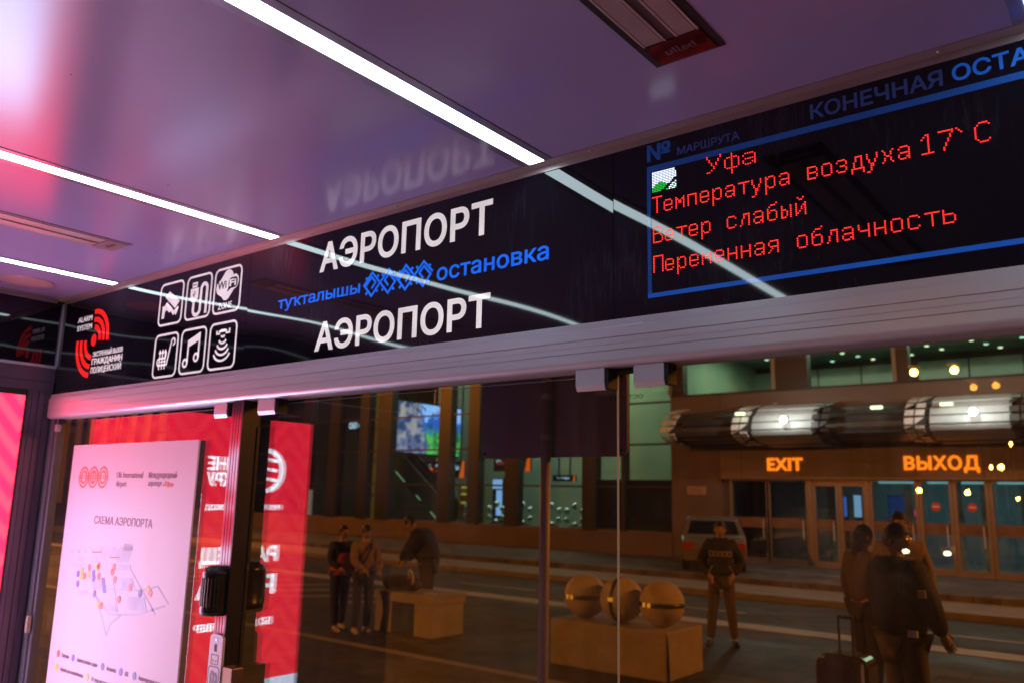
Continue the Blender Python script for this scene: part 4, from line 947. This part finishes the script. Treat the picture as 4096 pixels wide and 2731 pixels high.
o = ohsign(-30.4, -26.75, 28.2, 2.92, 3.72, 'wide navy departures board with white lines and orange end under the video wall', [('ВЫЛЕТ 1-12', -30.2, -29.0, 3.46, 3.62), ('РЕГИСТРАЦИЯ', -28.7, -27.5, 3.42, 3.58), ('Check', -27.4, -27.1, 3.30, 3.55)])
MB().box(-30.0, -29.4, 28.17, 28.19, 3.24, 3.36).box(-28.7, -27.7, 28.17, 28.19, 3.20, 3.32).build('red_rows', m_rd, o)
MB().ball((-28.95, 28.16, 3.33), .11, 12).build('dot', m_or, o)
o = ohsign(-24.75, -22.6, 28.0, 3.22, 3.95, 'navy hanging sign with orange end behind the bus stop board', [('ЗАЛ А', -24.6, -24.3, 3.62, 3.76)])
MB().box(-24.55, -24.1, 27.97, 27.99, 3.52, 3.66).build('red_rows', m_rd, o)
ohsign(-21.35, -20.15, 28.0, 2.78, 3.05, 'small navy hanging sign with white line right of the pole', [('Багаж Baggage', -21.1, -20.45, 2.87, 2.97)])
ohsign(-33.4, -32.7, 27.0, 5.25, 5.95, 'small hanging sign with orange wedge in the far left of the hall', [('Б', -33.3, -33.2, 5.5, 5.7)])
for x, y, z, w, l in ((-34.6, 28.0, 5.55, 1.1, 'САЛОН'), (-32.4, 28.0, 5.62, .8, 'ЦВЕТЫ'), (-35.9, 28.0, 4.15, .45, 'М')):
    t = thing('shop_sign', {'САЛОН': 'small white lit shop sign, wider of the two high up behind the left hall columns', 'ЦВЕТЫ': 'small white lit shop sign, narrower of the two high up behind the left hall columns', 'М': 'tiny white lit shop sign beside the mirrored red screen'}[l], 'sign', (x, y, z)); q = MB(); letters(q, l, front(y), x - w / 2, x + w / 2, z, z + .36, .05, d=.03)
    q.build('lettering', E('shop_sign_white', (.66, .86, 1), 1.1), t)
    MB().box(x - w / 2 - .1, x + w / 2 + .1, y + .01, y + .06, z - .1, z + .48).build('board', m_col, t)
kk = thing('light_box', 'upright pale blue light box standing in the hall', 'light box', (-24.5, 28, .15))
MB().box(-24.75, -24.2, 27.96, 28.0, 2.42, 2.85).box(-24.52, -24.2, 27.96, 28.0, 1.2, 2.35).build('display', E('light_box', (.36, .60, 1), 1.15), kk); MB().box(-24.78, -24.15, 28.01, 28.2, .15, 2.9).build('case', m_col, kk)
shf = thing('shop_shelf', 'yellow lit shop shelf at the hall window', 'shelf', (-26.2, 28, .15))
f = MB().box(-26.9, -26.75, 28, 28.5, .15, 2.6).box(-25.75, -25.6, 28, 28.5, .15, 2.6).box(-26.75, -25.75, 28.4, 28.5, .15, 2.6)
for z in (.6, 1.2, 1.75, 2.15): f.box(-26.75, -25.75, 28, 28.4, z, z + .04)
f.build('frame', M('shelf_wood', (.30, .25, .08), .5), shf)
q = MB()
for z in (2.10, 1.70, 2.42): q.box(-26.7, -25.8 - (.3 if z < 2 else 0), 27.97, 27.99, z, z + .08)
q.build('light_strip', E('shelf_light', (.75, .66, .07), .8), shf)
gd = MB()
for z in (.64, 1.24, 1.79):
    for k in range(6): gd.lathe((-26.65 + k * .16, 28.15, z), [(.0001, 0), (.055, .0), (.055, .22 + .06 * (k % 3)), (.02, .30), (.0001, .32)], 8)
gd.build('goods', M('shelf_goods', (.35, .25, .06), .5, var=.6, scale=9), shf)
m_chr = M('polished_steel', (.75, .78, .72), .10, metal=1., var=.05)
src = None
for i, (x, l) in enumerate(((-24.26, 'cluster of shiny steel balls nearest the yellow shelf'), (-22.9, 'cluster of shiny steel balls below the pale light box'), (-21.45, 'cluster of shiny steel balls left of the pole'), (-19.95, 'cluster of shiny steel balls right of the pole'), (-18.8, 'cluster of shiny steel balls at the right end of the hall window'))):
    t = thing('ball_cluster', l, 'decoration', (x, 26.0, .15), 'clusters of steel balls in the hall window')
    MB().lathe((x, 26.0, 0), [(.0001, .95), (.30, .95), (.30, .90), (.05, .88), (.05, .2), (.25, .15)], 16).build('stand', m_col, t)
    for a, b in ((0, .62), (-.36, .42), (.36, .42), (-.36, .06), (.36, .06), (0, -.14)):
        MB().ball((x + a, 26.0 + .1 * a, 1.12 + b), .145, 18).build('ball', m_chr, t, smooth=True)
# one long area light over the clusters for their glints
area(-21.4, 25.3, 3.6, 6.5, .25, 30, (.9, 1, .85), name='cluster_glint_light')

# ================================================================== STREET THINGS
m_conc = M('pale_concrete', (.33, .28, .22), .7, var=.18, scale=3, bump=.25, bscale=30)
specks(m_conc, 55, .22, .5, (.10, .08, .06))
lwl = thing('low_wall', 'low concrete wall carrying three stone balls', 'low wall', (-5.5, 7.2, 0))
MB().box(-6.32, -4.68, 6.8, 7.75, 0, .55).build('block', m_conc, lwl, bevel=.02)
m_ball = M('ball_concrete', (.44, .36, .26), .65, var=.12, scale=5, bump=.15, bscale=60); specks(m_ball, 70, .25, .5, (.16, .12, .08)); m_band = M('ball_band', (.02, .018, .016), .35); m_refl = M('amber_reflector', (.8, .40, .04), .3, emit=(1, .42, .03), es=.45)
for i, (x, l, upr) in enumerate(((-6.02, 'stone ball with level dark band, leftmost on the low wall', 0), (-5.48, 'stone ball with upright dark band, middle of the three on the low wall', 1), (-4.92, 'stone ball with level dark band right of the glass edge', 0))):
    t = thing('stone_ball', l, 'bollard ball', (x, 7.15, .55), 'stone balls on the low wall'); c = (x, 7.15, .822)
    MB().ball(c, .272, 40).build('ball', m_ball, t, smooth=True)
    b = MB()
    if upr: b.lathe(c, [(.268, -.028), (.2745, -.026), (.2745, .026), (.268, .028)], 40, 'x'); rx = [(0, -1.6)]
    else: b.lathe(c, [(.268, -.028), (.2745, -.026), (.2745, .026), (.268, .028)], 40, 'z')
    b.build('band', m_band, t, smooth=True)
    for a in ((-.62,) if upr else (-1.05, -.78)):
        if upr: p = (x - .0, 7.15 - .273, .84); MB().box(p[0] - .035, p[0] + .035, p[1] - .008, p[1] + .002, p[2] - .02, p[2] + .025).build('reflector', m_refl, t)
        else: p = Vector((x + .275 * math.cos(a - .9), 7.15 + .275 * math.sin(a - .9), .822)); MB().bar(p - Vector((.02, 0, 0)), p + Vector((.02, 0, 0)), .012, .05).build('reflector', m_refl, t)
bn = thing('bench', 'concrete slab bench with two thick legs', 'bench', (-9.18, 7.3, 0))
MB().box(-9.80, -8.56, 6.98, 7.72, .46, .59).build('seat', m_conc, bn, bevel=.01)
for a, b in ((-9.78, -9.42), (-8.94, -8.58)): MB().box(a, b, 7.0, 7.70, 0, .458).build('leg', m_conc, bn, bevel=.01)
bs = thing('bus_stop_board', 'dark rounded bus stop board seen from behind on a round steel pole', 'bus stop sign', (-3.25, 2.4, .15))
m_brd = M('board_back', (.19, .14, .18), .5, var=.12, scale=2); m_pole = M('steel_pole', (.46, .38, .42), .45, metal=.0)
MB().prism(rrect(-3.822, -2.623, 2.315, 2.86, .055), lambda u, v, w: (u, 2.40 + w, v), .02).build('board', m_brd, bs)
MB().tube([(-3.225, 2.365, .15), (-3.225, 2.365, 2.84)], .034, 16).build('pole', m_pole, bs, smooth=True)
for z in (2.45, 2.72): MB().lathe((-3.225, 2.365, z), [(.034, -.02), (.040, -.018), (.040, .018), (.034, .02)], 16).build('pipe_clip', m_pole, bs)
for x in (-3.78, -2.66):
    for z in (2.35, 2.825): MB().lathe((x, 2.394, z), [(.0001, -.006), (.008, -.005), (.009, .005)], 10, 'y').build('bolt', m_rubber, bs)
wr = thing('window_notice', 'small black mirrored letters on the outside of the glass by the clamps', 'sticker', (-1.2, .056, 2.35)); q = MB()
letters(q, 'ОСТ', lambda u, v, w: (-1.205 - u, .0605 + w, v), 0, .05, 2.350, 2.362, 0, d=.0006); letters(q, 'П', lambda u, v, w: (-1.30 - u, .0605 + w, v), 0, .018, 2.350, 2.362, 0, d=.0006); q.build('lettering', m_rubber, wr)
# street lamps
m_lpost = M('lamp_post', (.02, .02, .022), .6); m_sod = E('sodium_bulb', (1, .42, .06), 260); m_sod2 = E('sodium_bulb_dim', (1, .36, .04), 16)
def street_lamp(x, y, z, label, w, mat, r=.13, face=1):
    m_pole = m_lpost
    t = thing('street_lamp', label, 'street lamp', (x, y, -.12), 'sodium street lamps')
    MB().tube([(x, y - face * 1.6, -.12), (x, y - face * 1.6, z - .3)], [.10, .06], 12).build('post', m_pole, t, smooth=True)
    MB().tube([(x, y - face * 1.6, z - .3), (x, y - face * 1.2, z + .15), (x, y + face * .2, z + .25)], .045, 10).build('arm', m_pole, t, smooth=True)
    MB().box(x - .18, x + .18, y - .4, y + .45, z + .16, z + .30).build('head', m_pole, t, bevel=.04)
    MB().ball((x, y, z), r, 14).build('bulb', mat, t)
    if w: pl(x, y, z - r - .05, w, (1, .30, .028), .15, 'sodium_light')
street_lamp(-6.79, -30, 6.82, 'left lamp of the near pair mirrored in the right glass pane', 0, m_sod); street_lamp(-5.47, -30, 6.80, 'right lamp of the near pair mirrored in the right glass pane', 0, m_sod)
street_lamp(-5.06, -31, 6.28, 'dim lamp mirrored under the lit upper windows', 0, m_sod2, .12); street_lamp(-4.36, -31, 6.3, 'second dim lamp mirrored under the lit upper windows', 0, m_sod2, .12)
for x, z, l in ((-8.95, 4.64, 'left one of the two tiny lamps mirrored right of the letter Д'), (-8.28, 4.66, 'right one of the two tiny lamps mirrored right of the letter Д'), (-13.3, 3.09, 'bright low lamp mirrored in the pane below the letter Д'), (-10.34, 2.99, 'bright low lamp mirrored at the right edge of the doors'), (-7.72, 6.14, 'tiny lamp mirrored under the right lit canopy')):
    street_lamp(x, -60, z, l, 0, m_sod, .17)
street_lamp(13, 15.0, 9.5, 'lamp over the road right of the view', 9500, m_sod, .13, -1); street_lamp(-16, -14, 10, 'lamp behind the shelter on the left', 9500, m_sod); street_lamp(-34, 13.0, 9.0, 'far lamp over the road on the left', 5200, m_sod, .13, -1)

# ------------------------------------------------------------------ car parked at the kerb
m_car = M('car_white', (.15, .125, .09), .25, coat=.6, var=.04); m_glassy = M('lamp_lens', (.3, .3, .3), .1); m_cg = M('car_glass', (.012, .012, .014), .08)
def car(CX, CY, CZ, label, mat, beams=False, yaw=0.):
    ca = thing('parked_car', label, 'car', (CX, CY + 2, CZ)); ca.rotation_euler = (0, 0, yaw)
    prof = [(0, .32), (0, .62), (.10, .80), (.55, .95), (.85, 1.38), (1.15, 1.47), (2.4, 1.48), (3.0, 1.05), (3.95, .88), (4.25, .66), (4.28, .35)]
    b = MB(); n = len(prof); vs_ = []
    for sx, ins in ((-1, 0), (1, 0)):
        for y, z in prof: vs_.append((CX + sx * (.86 - max(0, z - .95) * .34), CY + y, CZ + z))
    b.add(vs_, [tuple(range(n)), tuple(range(2 * n - 1, n - 1, -1))] + [(i, n + i, n + (i + 1) % n, (i + 1) % n) for i in range(n)])
    b.build('body', mat, ca, bevel=.03)
    MB().add([(CX - .70, CY + .575, CZ + 1.0), (CX + .70, CY + .575, CZ + 1.0), (CX + .60, CY + .815, CZ + 1.36), (CX - .60, CY + .815, CZ + 1.36)], [(0, 1, 2, 3)]).build('rear_window', m_cg, ca)
    for s in (-1, 1):
        MB().add([(CX + s * .852, CY + 1.0, CZ + 1.0), (CX + s * .852, CY + 2.8, CZ + 1.0), (CX + s * .745, CY + 2.35, CZ + 1.40), (CX + s * .745, CY + 1.1, CZ + 1.40)], [(0, 1, 2, 3)]).build('side_window', m_cg, ca)
        MB().box(CX + s * .70 - .13, CX + s * .70 + .13, CY - .012, CY + .06, CZ + .62, CZ + .80).build('tail_light', M('tail_red', (.4, .02, .01), .25), ca, bevel=.01)
        for yy in (.75, 3.45):
            wv = MB().lathe((CX + s * .76, CY + yy, CZ + .31), [(.19, -.10), (.30, -.10), (.31, -.06), (.31, .06), (.30, .10), (.19, .10)], 24, 'x').build('wheel', m_rubber, ca)
            MB().lathe((CX + s * .76, CY + yy, CZ + .31), [(.0001, -.06), (.19, -.09), (.19, .09), (.0001, .06)], 18, 'x').build('rim', m_alu, wv)
    MB().box(CX - .26, CX + .26, CY - .016, CY - .002, CZ + .52, CZ + .63).build('number_plate', M('plate_white', (.6, .58, .52), .4), ca)
    MB().box(CX - .82, CX + .82, CY - .05, CY + .10, CZ + .30, CZ + .48).build('bumper', mat, ca, bevel=.03)
    for s in (-1, 1):
        MB().ball((CX + s * .62, CY + 4.235, CZ + .68), .085, 12, (1.3, .6, .8)).build('headlight', E('headlight_on', (1, .80, .50), 38) if beams else m_glassy, ca)
car(-10.72, 19.2, .15, 'dim car parked end-on before the terminal pier', m_car, False, .46)
car(-6.36, -32.2, -.12, 'car with two round headlights on, mirrored low in the right pane', M('car_dark', (.03, .025, .022), .25, coat=.6), True)

# ================================================================== PEOPLE
m_skin = M('skin', (.42, .25, .17), .5, var=.08); m_eye = M('eye', (.02, .015, .012), .2); m_hair = M('dark_hair', (.014, .010, .008), .5, var=.3); m_shoe = M('shoe_dark', (.02, .02, .022), .5); m_shoew = M('shoe_pale', (.5, .48, .45), .5)
def skin_mesh(V, Ed, R, root, sub=2):
    """grow one closed surface round a skeleton"""
    me = bpy.data.meshes.new('s'); me.from_pydata(V, Ed, []); o = bpy.data.objects.new('s', me); COL.objects.link(o)
    md = o.modifiers.new('skin', 'SKIN'); md.use_smooth_shade = True
    for i, r in enumerate(R):
        sv_ = me.skin_vertices[0].data[i]; sv_.radius = r if isinstance(r, tuple) else (r, r); sv_.use_root = (i == root)
    s_ = o.modifiers.new('sub', 'SUBSURF'); s_.levels = sub; s_.render_levels = sub
    bpy.context.view_layer.update()
    ev = o.evaluated_get(bpy.context.evaluated_depsgraph_get()).to_mesh()
    v = [tuple(p.co) for p in ev.vertices]; f = [tuple(p.vertices) for p in ev.polygons]
    o.to_mesh_clear() if False else o.evaluated_get(bpy.context.evaluated_depsgraph_get()).to_mesh_clear()
    bpy.data.objects.remove(o); bpy.data.meshes.remove(me); return v, f
def person(label, loc, head, hgt, pose, top, legs, shoe, hair=m_hair, hood=False, top2=None, split=None, hairlong=0, extra=None, shorts=False, bulk=1.):
    """pose: joints of a 1.75 m figure facing -y; head: turn of the whole figure about z"""
    t = thing('person', label, 'person', loc); k = hgt / 1.75; ch, sh_ = math.cos(head), math.sin(head)
    W = lambda p: (loc[0] + k * (p[0] * ch - p[1] * sh_), loc[1] + k * (p[0] * sh_ + p[1] * ch), loc[2] + k * p[2])
    J = dict(pel=(0, .01, .95), sp=(0, .015, 1.10), ch=(0, .02, 1.30), nk=(0, .015, 1.475), hd=(0, -.01, 1.56),
             shL=(.17, .02, 1.41), elL=(.235, .04, 1.14), wrL=(.235, -.03, .90), shR=(-.17, .02, 1.41), elR=(-.235, .04, 1.14), wrR=(-.235, -.03, .90),
             hiL=(.095, .01, .90), knL=(.105, -.02, .50), anL=(.11, .03, .085), toL=(.13, -.13, .035), hiR=(-.095, .01, .90), knR=(-.105, -.02, .50), anR=(-.11, .03, .085), toR=(-.13, -.13, .035))
    J.update(pose)
    def grow(names, links, rad, root, infl=0.):
        V = [W(J[n]) for n in names]; Ed = [(names.index(a), names.index(b)) for a, b in links]
        return skin_mesh(V, Ed, [((r[0] + infl) * k, (r[1] + infl) * k) if isinstance(r, tuple) else (r + infl) * k for r in rad], names.index(root))
    body = MB()
    nm_ = ['pel', 'sp', 'ch', 'nk', 'hd', 'shL', 'elL', 'wrL', 'shR', 'elR', 'wrR', 'hiL', 'knL', 'anL', 'toL', 'hiR', 'knR', 'anR', 'toR']
    lk = [('pel', 'sp'), ('sp', 'ch'), ('ch', 'nk'), ('nk', 'hd'), ('ch', 'shL'), ('shL', 'elL'), ('elL', 'wrL'), ('ch', 'shR'), ('shR', 'elR'), ('elR', 'wrR'), ('pel', 'hiL'), ('hiL', 'knL'), ('knL', 'anL'), ('anL', 'toL'), ('pel', 'hiR'), ('hiR', 'knR'), ('knR', 'anR'), ('anR', 'toR')]
    rd = [.115, .115, .125, .055, .055, .062, .042, .027, .062, .042, .027, .085, .055, .036, .03, .085, .055, .036, .03]
    body.add(*grow(nm_, lk, rd, 'pel'))
    # head: skull with brow, nose, chin and ears
    h = Vector(J['hd']) + Vector((0, -.015, .075)); tilt = J.get('tilt', (0, 0)); n_ = 20; vs_ = []; fs = []
    Rz = Matrix.Rotation(tilt[0], 3, 'Z') @ Matrix.Rotation(tilt[1], 3, 'X')
    for i in range(13):
        a = PI * i / 12
        for j in range(n_):
            b = 2 * PI * j / n_; x, y, z = .074 * math.sin(a) * math.cos(b), .094 * math.sin(a) * math.sin(b), .118 * math.cos(a)
            fr_ = max(0, -math.sin(b)) * math.sin(a); side = abs(math.cos(b))
            if z < -.02: x *= 1 - .25 * (-.02 - z) / .1; y *= (1 - .18 * (-.02 - z) / .1) if y > 0 else 1
            if fr_ > .93 and -.045 < z < .012: y -= .022 * (1 - abs(z + .025) / .04)
            if fr_ > .6 and .008 < z < .035 and side > .2: y += .006
            if fr_ > .9 and z < -.085: y -= .008
            vs_.append(W(h + Rz @ Vector((x, y, z))))
    for i in range(12):
        for j in range(n_): fs.append((i * n_ + j, (i + 1) * n_ + j, (i + 1) * n_ + (j + 1) % n_, i * n_ + (j + 1) % n_))
    body.add(vs_, fs)
    for s in (-1, 1): body.ball(W(h + Rz @ Vector((s * .078, .012, -.012))), .03 * k, 8, (.4, .7, 1))
    body.ball(W(h + Rz @ Vector((0, -.082, -.062))), .02 * k, 8, (1.1, .5, .35))
    # hands: palm, four unequal bent fingers, side thumb
    for s, wn, en in ((1, 'wrL', 'elL'), (-1, 'wrR', 'elR')):
        wv = Vector(J[wn]); d = (wv - Vector(J[en])).normalized(); fwd = Vector((0, -1, 0)); fwd = (fwd - d * fwd.dot(d))
        fwd = fwd.normalized() if fwd.length > .1 else Vector((0, 0, 1)); lat = d.cross(fwd)
        body.tube([W(wv), W(wv + d * .045), W(wv + d * .09)], [.026 * k, .034 * k, .030 * k], 8)
        for q, ln in enumerate((.068, .078, .073, .056)):
            o_ = wv + d * .088 + fwd * (.026 - .0175 * q); c_ = lat * (-s)
            body.tube([W(o_), W(o_ + d * ln * .45 + c_ * .008), W(o_ + d * ln * .78 + c_ * .024), W(o_ + d * ln * .92 + c_ * .040)], [.0088 * k, .0085 * k, .0078 * k, .006 * k], 6)
        o_ = wv + d * .03 + fwd * .028
        body.tube([W(o_), W(o_ + d * .028 + fwd * .022), W(o_ + d * .055 + fwd * .028)], [.0105 * k, .0095 * k, .0075 * k], 6)
    bo = body.build('body', m_skin, t, smooth=True)
    e = MB()
    for s in (-1, 1): e.ball(W(h + Rz @ Vector((s * .030, -.082, .014))), .011 * k, 8)
    e.build('eyes', m_eye, bo)
    # clothes follow the body
    c = MB(); tn = ['sp', 'ch', 'nk', 'pel', 'shL', 'elL', 'wrL', 'shR', 'elR', 'wrR']
    J['pel0'] = J['pel']
    c.add(*grow(tn, [('ch', 'nk'), ('sp', 'ch'), ('pel', 'sp'), ('ch', 'shL'), ('shL', 'elL'), ('elL', 'wrL'), ('ch', 'shR'), ('shR', 'elR'), ('elR', 'wrR')], [.150 * bulk, .168 * bulk, .075, .150 * bulk, .090 * bulk, .064 * bulk, .045, .090 * bulk, .064 * bulk, .045], 'ch', .006))
    if hood:
        p = Vector(J['nk']); c.lathe(W(p + Vector((0, .05, .0))), [(.06 * k, .05 * k), (.12 * k, .04 * k), (.14 * k, -.02 * k), (.10 * k, -.08 * k)], 18)
    co = c.build('jacket' if not split else 'shirt', top, t, smooth=True)
    if top2:
        c2 = MB(); c2.add(*grow(['sp', 'pel', 'ch'], [('pel', 'sp'), ('sp', 'ch')], [.160 * bulk, .160 * bulk, .165 * bulk], 'sp', .014)); c2.build('jersey_panel', top2, co, smooth=True)
    l = MB(); ln_ = ['pel', 'hiL', 'knL', 'anL', 'hiR', 'knR', 'anR']
    J2 = dict(J)
    l.add(*grow(ln_, [('pel', 'hiL'), ('hiL', 'knL'), ('knL', 'anL'), ('pel', 'hiR'), ('hiR', 'knR'), ('knR', 'anR')], [.125, .100, .075, .058, .100, .075, .058], 'pel', .004)); l.build('trousers', legs, t, smooth=True)
    for s in 'LR':
        a, b = Vector(J['an' + s]), Vector(J['to' + s]); so = MB(); d = (b - a); d.z = 0; d.normalize()
        base = Vector((a.x, a.y, a.z - .085))
        so.tube([W(base - d * .07 + Vector((0, 0, .045))), W(base + Vector((0, 0, .06))), W(base + d * .09 + Vector((0, 0, .045))), W(base + d * .19 + Vector((0, 0, .032)))], [.036 * k, .047 * k, .043 * k, .026 * k], 10)
        so.build('shoe', shoe, t, smooth=True)
    hr = MB(); vs_ = []; fs = []
    for i in range(9):
        a = PI * .62 * i / 8
        for j in range(n_):
            b = 2 * PI * j / n_; back = math.sin(b)
            lim = 1. if back > -.1 else (.62 if back < -.6 else .8); aa = min(a, PI * .62 * lim) * (1 + .12 * hairlong * (back > 0))
            x, y, z = .083 * math.sin(aa) * math.cos(b), .103 * math.sin(aa) * math.sin(b) + .004, .126 * math.cos(aa)
            vs_.append(W(h + Rz @ Vector((x, y, z + .004))))
    for i in range(8):
        for j in range(n_): fs.append((i * n_ + j, (i + 1) * n_ + j, (i + 1) * n_ + (j + 1) % n_, i * n_ + (j + 1) % n_))
    hr.add(vs_, fs)
    if hairlong: hr.tube([W(h + Rz @ Vector((0, .07, .03))), W(h + Rz @ Vector((0, .10, -.08))), W(h + Vector((0, .09, -.24))), W(h + Vector((0, .085, -.36)))], [.06 * k, .055 * k, .045 * k, .015 * k], 10)
    hr.build('hair', hair, t, smooth=True)
    return t, W, J
C_ = lambda n, c: M(n, c, .8, var=.2, scale=14, bump=.2, bscale=60)
navy = C_('navy_cloth', (.020, .022, .055)); red = C_('orange_red_cloth', (.52, .075, .035)); jean = C_('blue_jeans', (.045, .05, .085)); tan = C_('tan_cloth', (.26, .17, .11)); darkj = C_('dark_jacket_cloth', (.016, .013, .017)); brownt = C_('brown_cloth', (.085, .055, .035)); hoodc = C_('black_hoodie_cloth', (.014, .012, .012)); olive = C_('khaki_cloth', (.24, .18, .09))
# left group at the bench
person('slim person in navy and orange top standing left of the bench', (-10.10, 6.55, 0), 1.35, 1.56, dict(elR=(-.22, -.02, 1.15), wrR=(-.14, -.22, 1.05), anL=(.13, .16, .085), knL=(.11, .04, .50), toL=(.14, .0, .035), anR=(-.10, -.08, .085), toR=(-.12, -.24, .035)), navy, navy, m_shoew, top2=red, split=1)
pb, W_, J_ = person('person in tan jacket and jeans with a dark shoulder strap beside the bench', (-9.66, 6.62, 0), 1.2, 1.58, dict(elL=(.24, -.08, 1.16), wrL=(.16, -.28, 1.02), elR=(-.22, -.10, 1.16), wrR=(-.12, -.30, 1.05), tilt=(.2, .25), anL=(.12, .10, .085), toL=(.14, -.06, .035)), tan, jean, m_shoew)
q = MB().tube([W_((.13, .05, 1.50)), W_((.05, -.165, 1.40)), W_((-.05, -.20, 1.22)), W_((-.17, -.15, 1.0))], .022, 8); q.build('strap', m_rubber, pb)
person('person in bulky dark hooded jacket bending over the bench', (-9.60, 7.95, 0), -1.15, 1.80, dict(sp=(0, -.02, 1.10), ch=(0, -.12, 1.27), nk=(0, -.24, 1.40), hd=(0, -.31, 1.47), tilt=(0, .55), shL=(.19, -.13, 1.36), shR=(-.19, -.13, 1.36), elL=(.25, -.26, 1.12), wrL=(.12, -.42, .98), elR=(-.25, -.26, 1.12), wrR=(-.12, -.42, .95)), darkj, darkj, m_shoe, hood=True, bulk=1.42)
bg_ = thing('travel_bag', 'dark soft travel bag lying on the concrete bench', 'bag', (-9.45, 7.25, .59))
MB().tube([(-9.86, 7.27, .70), (-9.80, 7.27, .70), (-9.5, 7.27, .715), (-9.2, 7.27, .70), (-9.14, 7.27, .70)], [.07, .105, .115, .105, .07], 16).build('body', C_('bag_cloth', (.018, .012, .02)), bg_, smooth=True)
MB().tube([(-9.24, 7.16, .80), (-9.22, 7.13, .90), (-9.17, 7.12, .93), (-9.13, 7.13, .86), (-9.14, 7.16, .76), (-9.18, 7.17, .70)], .016, 8).build('handle', M('pale_strap', (.55, .48, .40), .6), bg_, smooth=True)
pk = thing('small_packet', 'pale packet left on the right end of the bench seat', 'packet', (-8.7, 7.1, .59))
MB().box(-8.80, -8.58, 7.03, 7.16, .591, .625).build('body', M('packet', (.35, .38, .5), .3), pk, bevel=.006)
MB().box(-8.77, -8.61, 7.05, 7.14, .6255, .6265).build('label', M('packet_label', (.6, .6, .65), .4), pk)
# man in the lettered hoodie
p3, W3, J3 = person('person in black hoodie with pale block marks on the chest, hands in pockets', (-5.25, 9.6, 0), .42, 1.76, dict(elL=(.29, .03, 1.16), wrL=(.17, -.13, 1.0), elR=(-.29, .03, 1.16), wrR=(-.17, -.13, 1.0), knL=(.13, -.02, .5), knR=(-.13, -.02, .5), anL=(.17, .02, .085), anR=(-.17, .02, .085), toL=(.20, -.12, .035), toR=(-.20, -.12, .035)), hoodc, brownt, m_shoe, hood=True, bulk=1.2)
q = MB()
for i in range(5): q.stroke(rrect(-.155 + i * .064, -.108 + i * .064, 1.265, 1.330, .010), .012, lambda u, v, w: W3((u, -.205 - w + abs(u) * .28, v)), .012, True)
q.build('chest_marks', M('hoodie_print', (.36, .27, .17), .6), p3)
q = MB()
for s in (-1, 1): q.bar(W3((s * .17, -.165, 1.03)), W3((s * .12, -.185, 1.13)), .012, .012)
q.build('pocket_piping', M('pocket_piping', (.30, .22, .14), .6), p3)
# group on the right
person('person with long dark hair and dark coat standing left of the tall traveller', (-2.66, 7.5, 0), 2.5, 1.83, dict(elR=(-.22, -.12, 1.20), wrR=(-.10, -.22, 1.32)), brownt, darkj, m_shoe, hairlong=1)
person('distant person in khaki hooded top behind the tall traveller', (-2.30, 7.6, .0), .4, 1.98, dict(), olive, darkj, m_shoe, hood=True)
p5, W5, J5 = person('tall traveller in dark jacket with pale arm patch beside the suitcase', (-1.60, 4.6, .15), 2.45, 1.76, dict(hd=(.06, -.02, 1.56), tilt=(-1.1, .05), elL=(.29, -.02, 1.16), wrL=(.22, -.14, .98), elR=(-.28, -.02, 1.16), wrR=(-.20, -.16, 1.0)), darkj, brownt, m_shoe, hood=True, bulk=1.3)
q = MB()
pt = [(-1.355, 4.44, 1.55), (-1.30, 4.44, 1.56), (-1.30, 4.44, 1.50), (-1.34, 4.44, 1.49)]
q.bar(W5((-.31, .105, 1.29)), W5((-.345, .07, 1.29)), .035, .05); q.build('arm_patch', M('arm_patch', (.55, .42, .28), .6), p5)
q = MB().bar(W5((-.24, .15, 1.02)), W5((-.30, .12, 1.02)), .02, .045); q.build('label', M('bag_label', (.60, .55, .50), .5), p5)
su = thing('suitcase', 'dark shiny suitcase with pulled out handle on the platform', 'suitcase', (-2.15, 5.0, .15))
m_case = M('suitcase_shell', (.035, .025, .02), .16, var=.2, coat=.8)
prof_ = rrect(-2.36, -1.94, .21, .875, .10, 6)
MB().prism(prof_, lambda u, v, w: (u, 4.90 + w, v), .27).build('shell', m_case, su, bevel=.03)
for k in range(5): MB().prism(rrect(-2.31 + k * .075, -2.275 + k * .075, .30, .80, .015), lambda u, v, w: (u, 4.893 + w, v), .012).build('rib', m_case, su)
MB().tube([(-2.205, 5.06, .85), (-2.205, 5.06, 1.15), (-2.10, 5.06, 1.15), (-2.10, 5.06, .85)], .011, 8).build('pull_handle', m_rubber, su)
MB().box(-2.21, -2.09, 5.035, 5.085, 1.135, 1.165).build('grip', m_rubber, su, bevel=.008)
for x in (-2.30, -2.0):
    for y in (4.96, 5.11): MB().lathe((x, y, .18), [(.01, -.015), (.03, -.015), (.03, .015), (.01, .015)], 14, 'x').build('wheel', m_rubber, su)
MB().box(-2.0, -1.975, 4.885, 4.9, .62, .83).build('zip_trim', M('zip_trim', (.5, .42, .38), .25, metal=.7), su, bevel=.003)
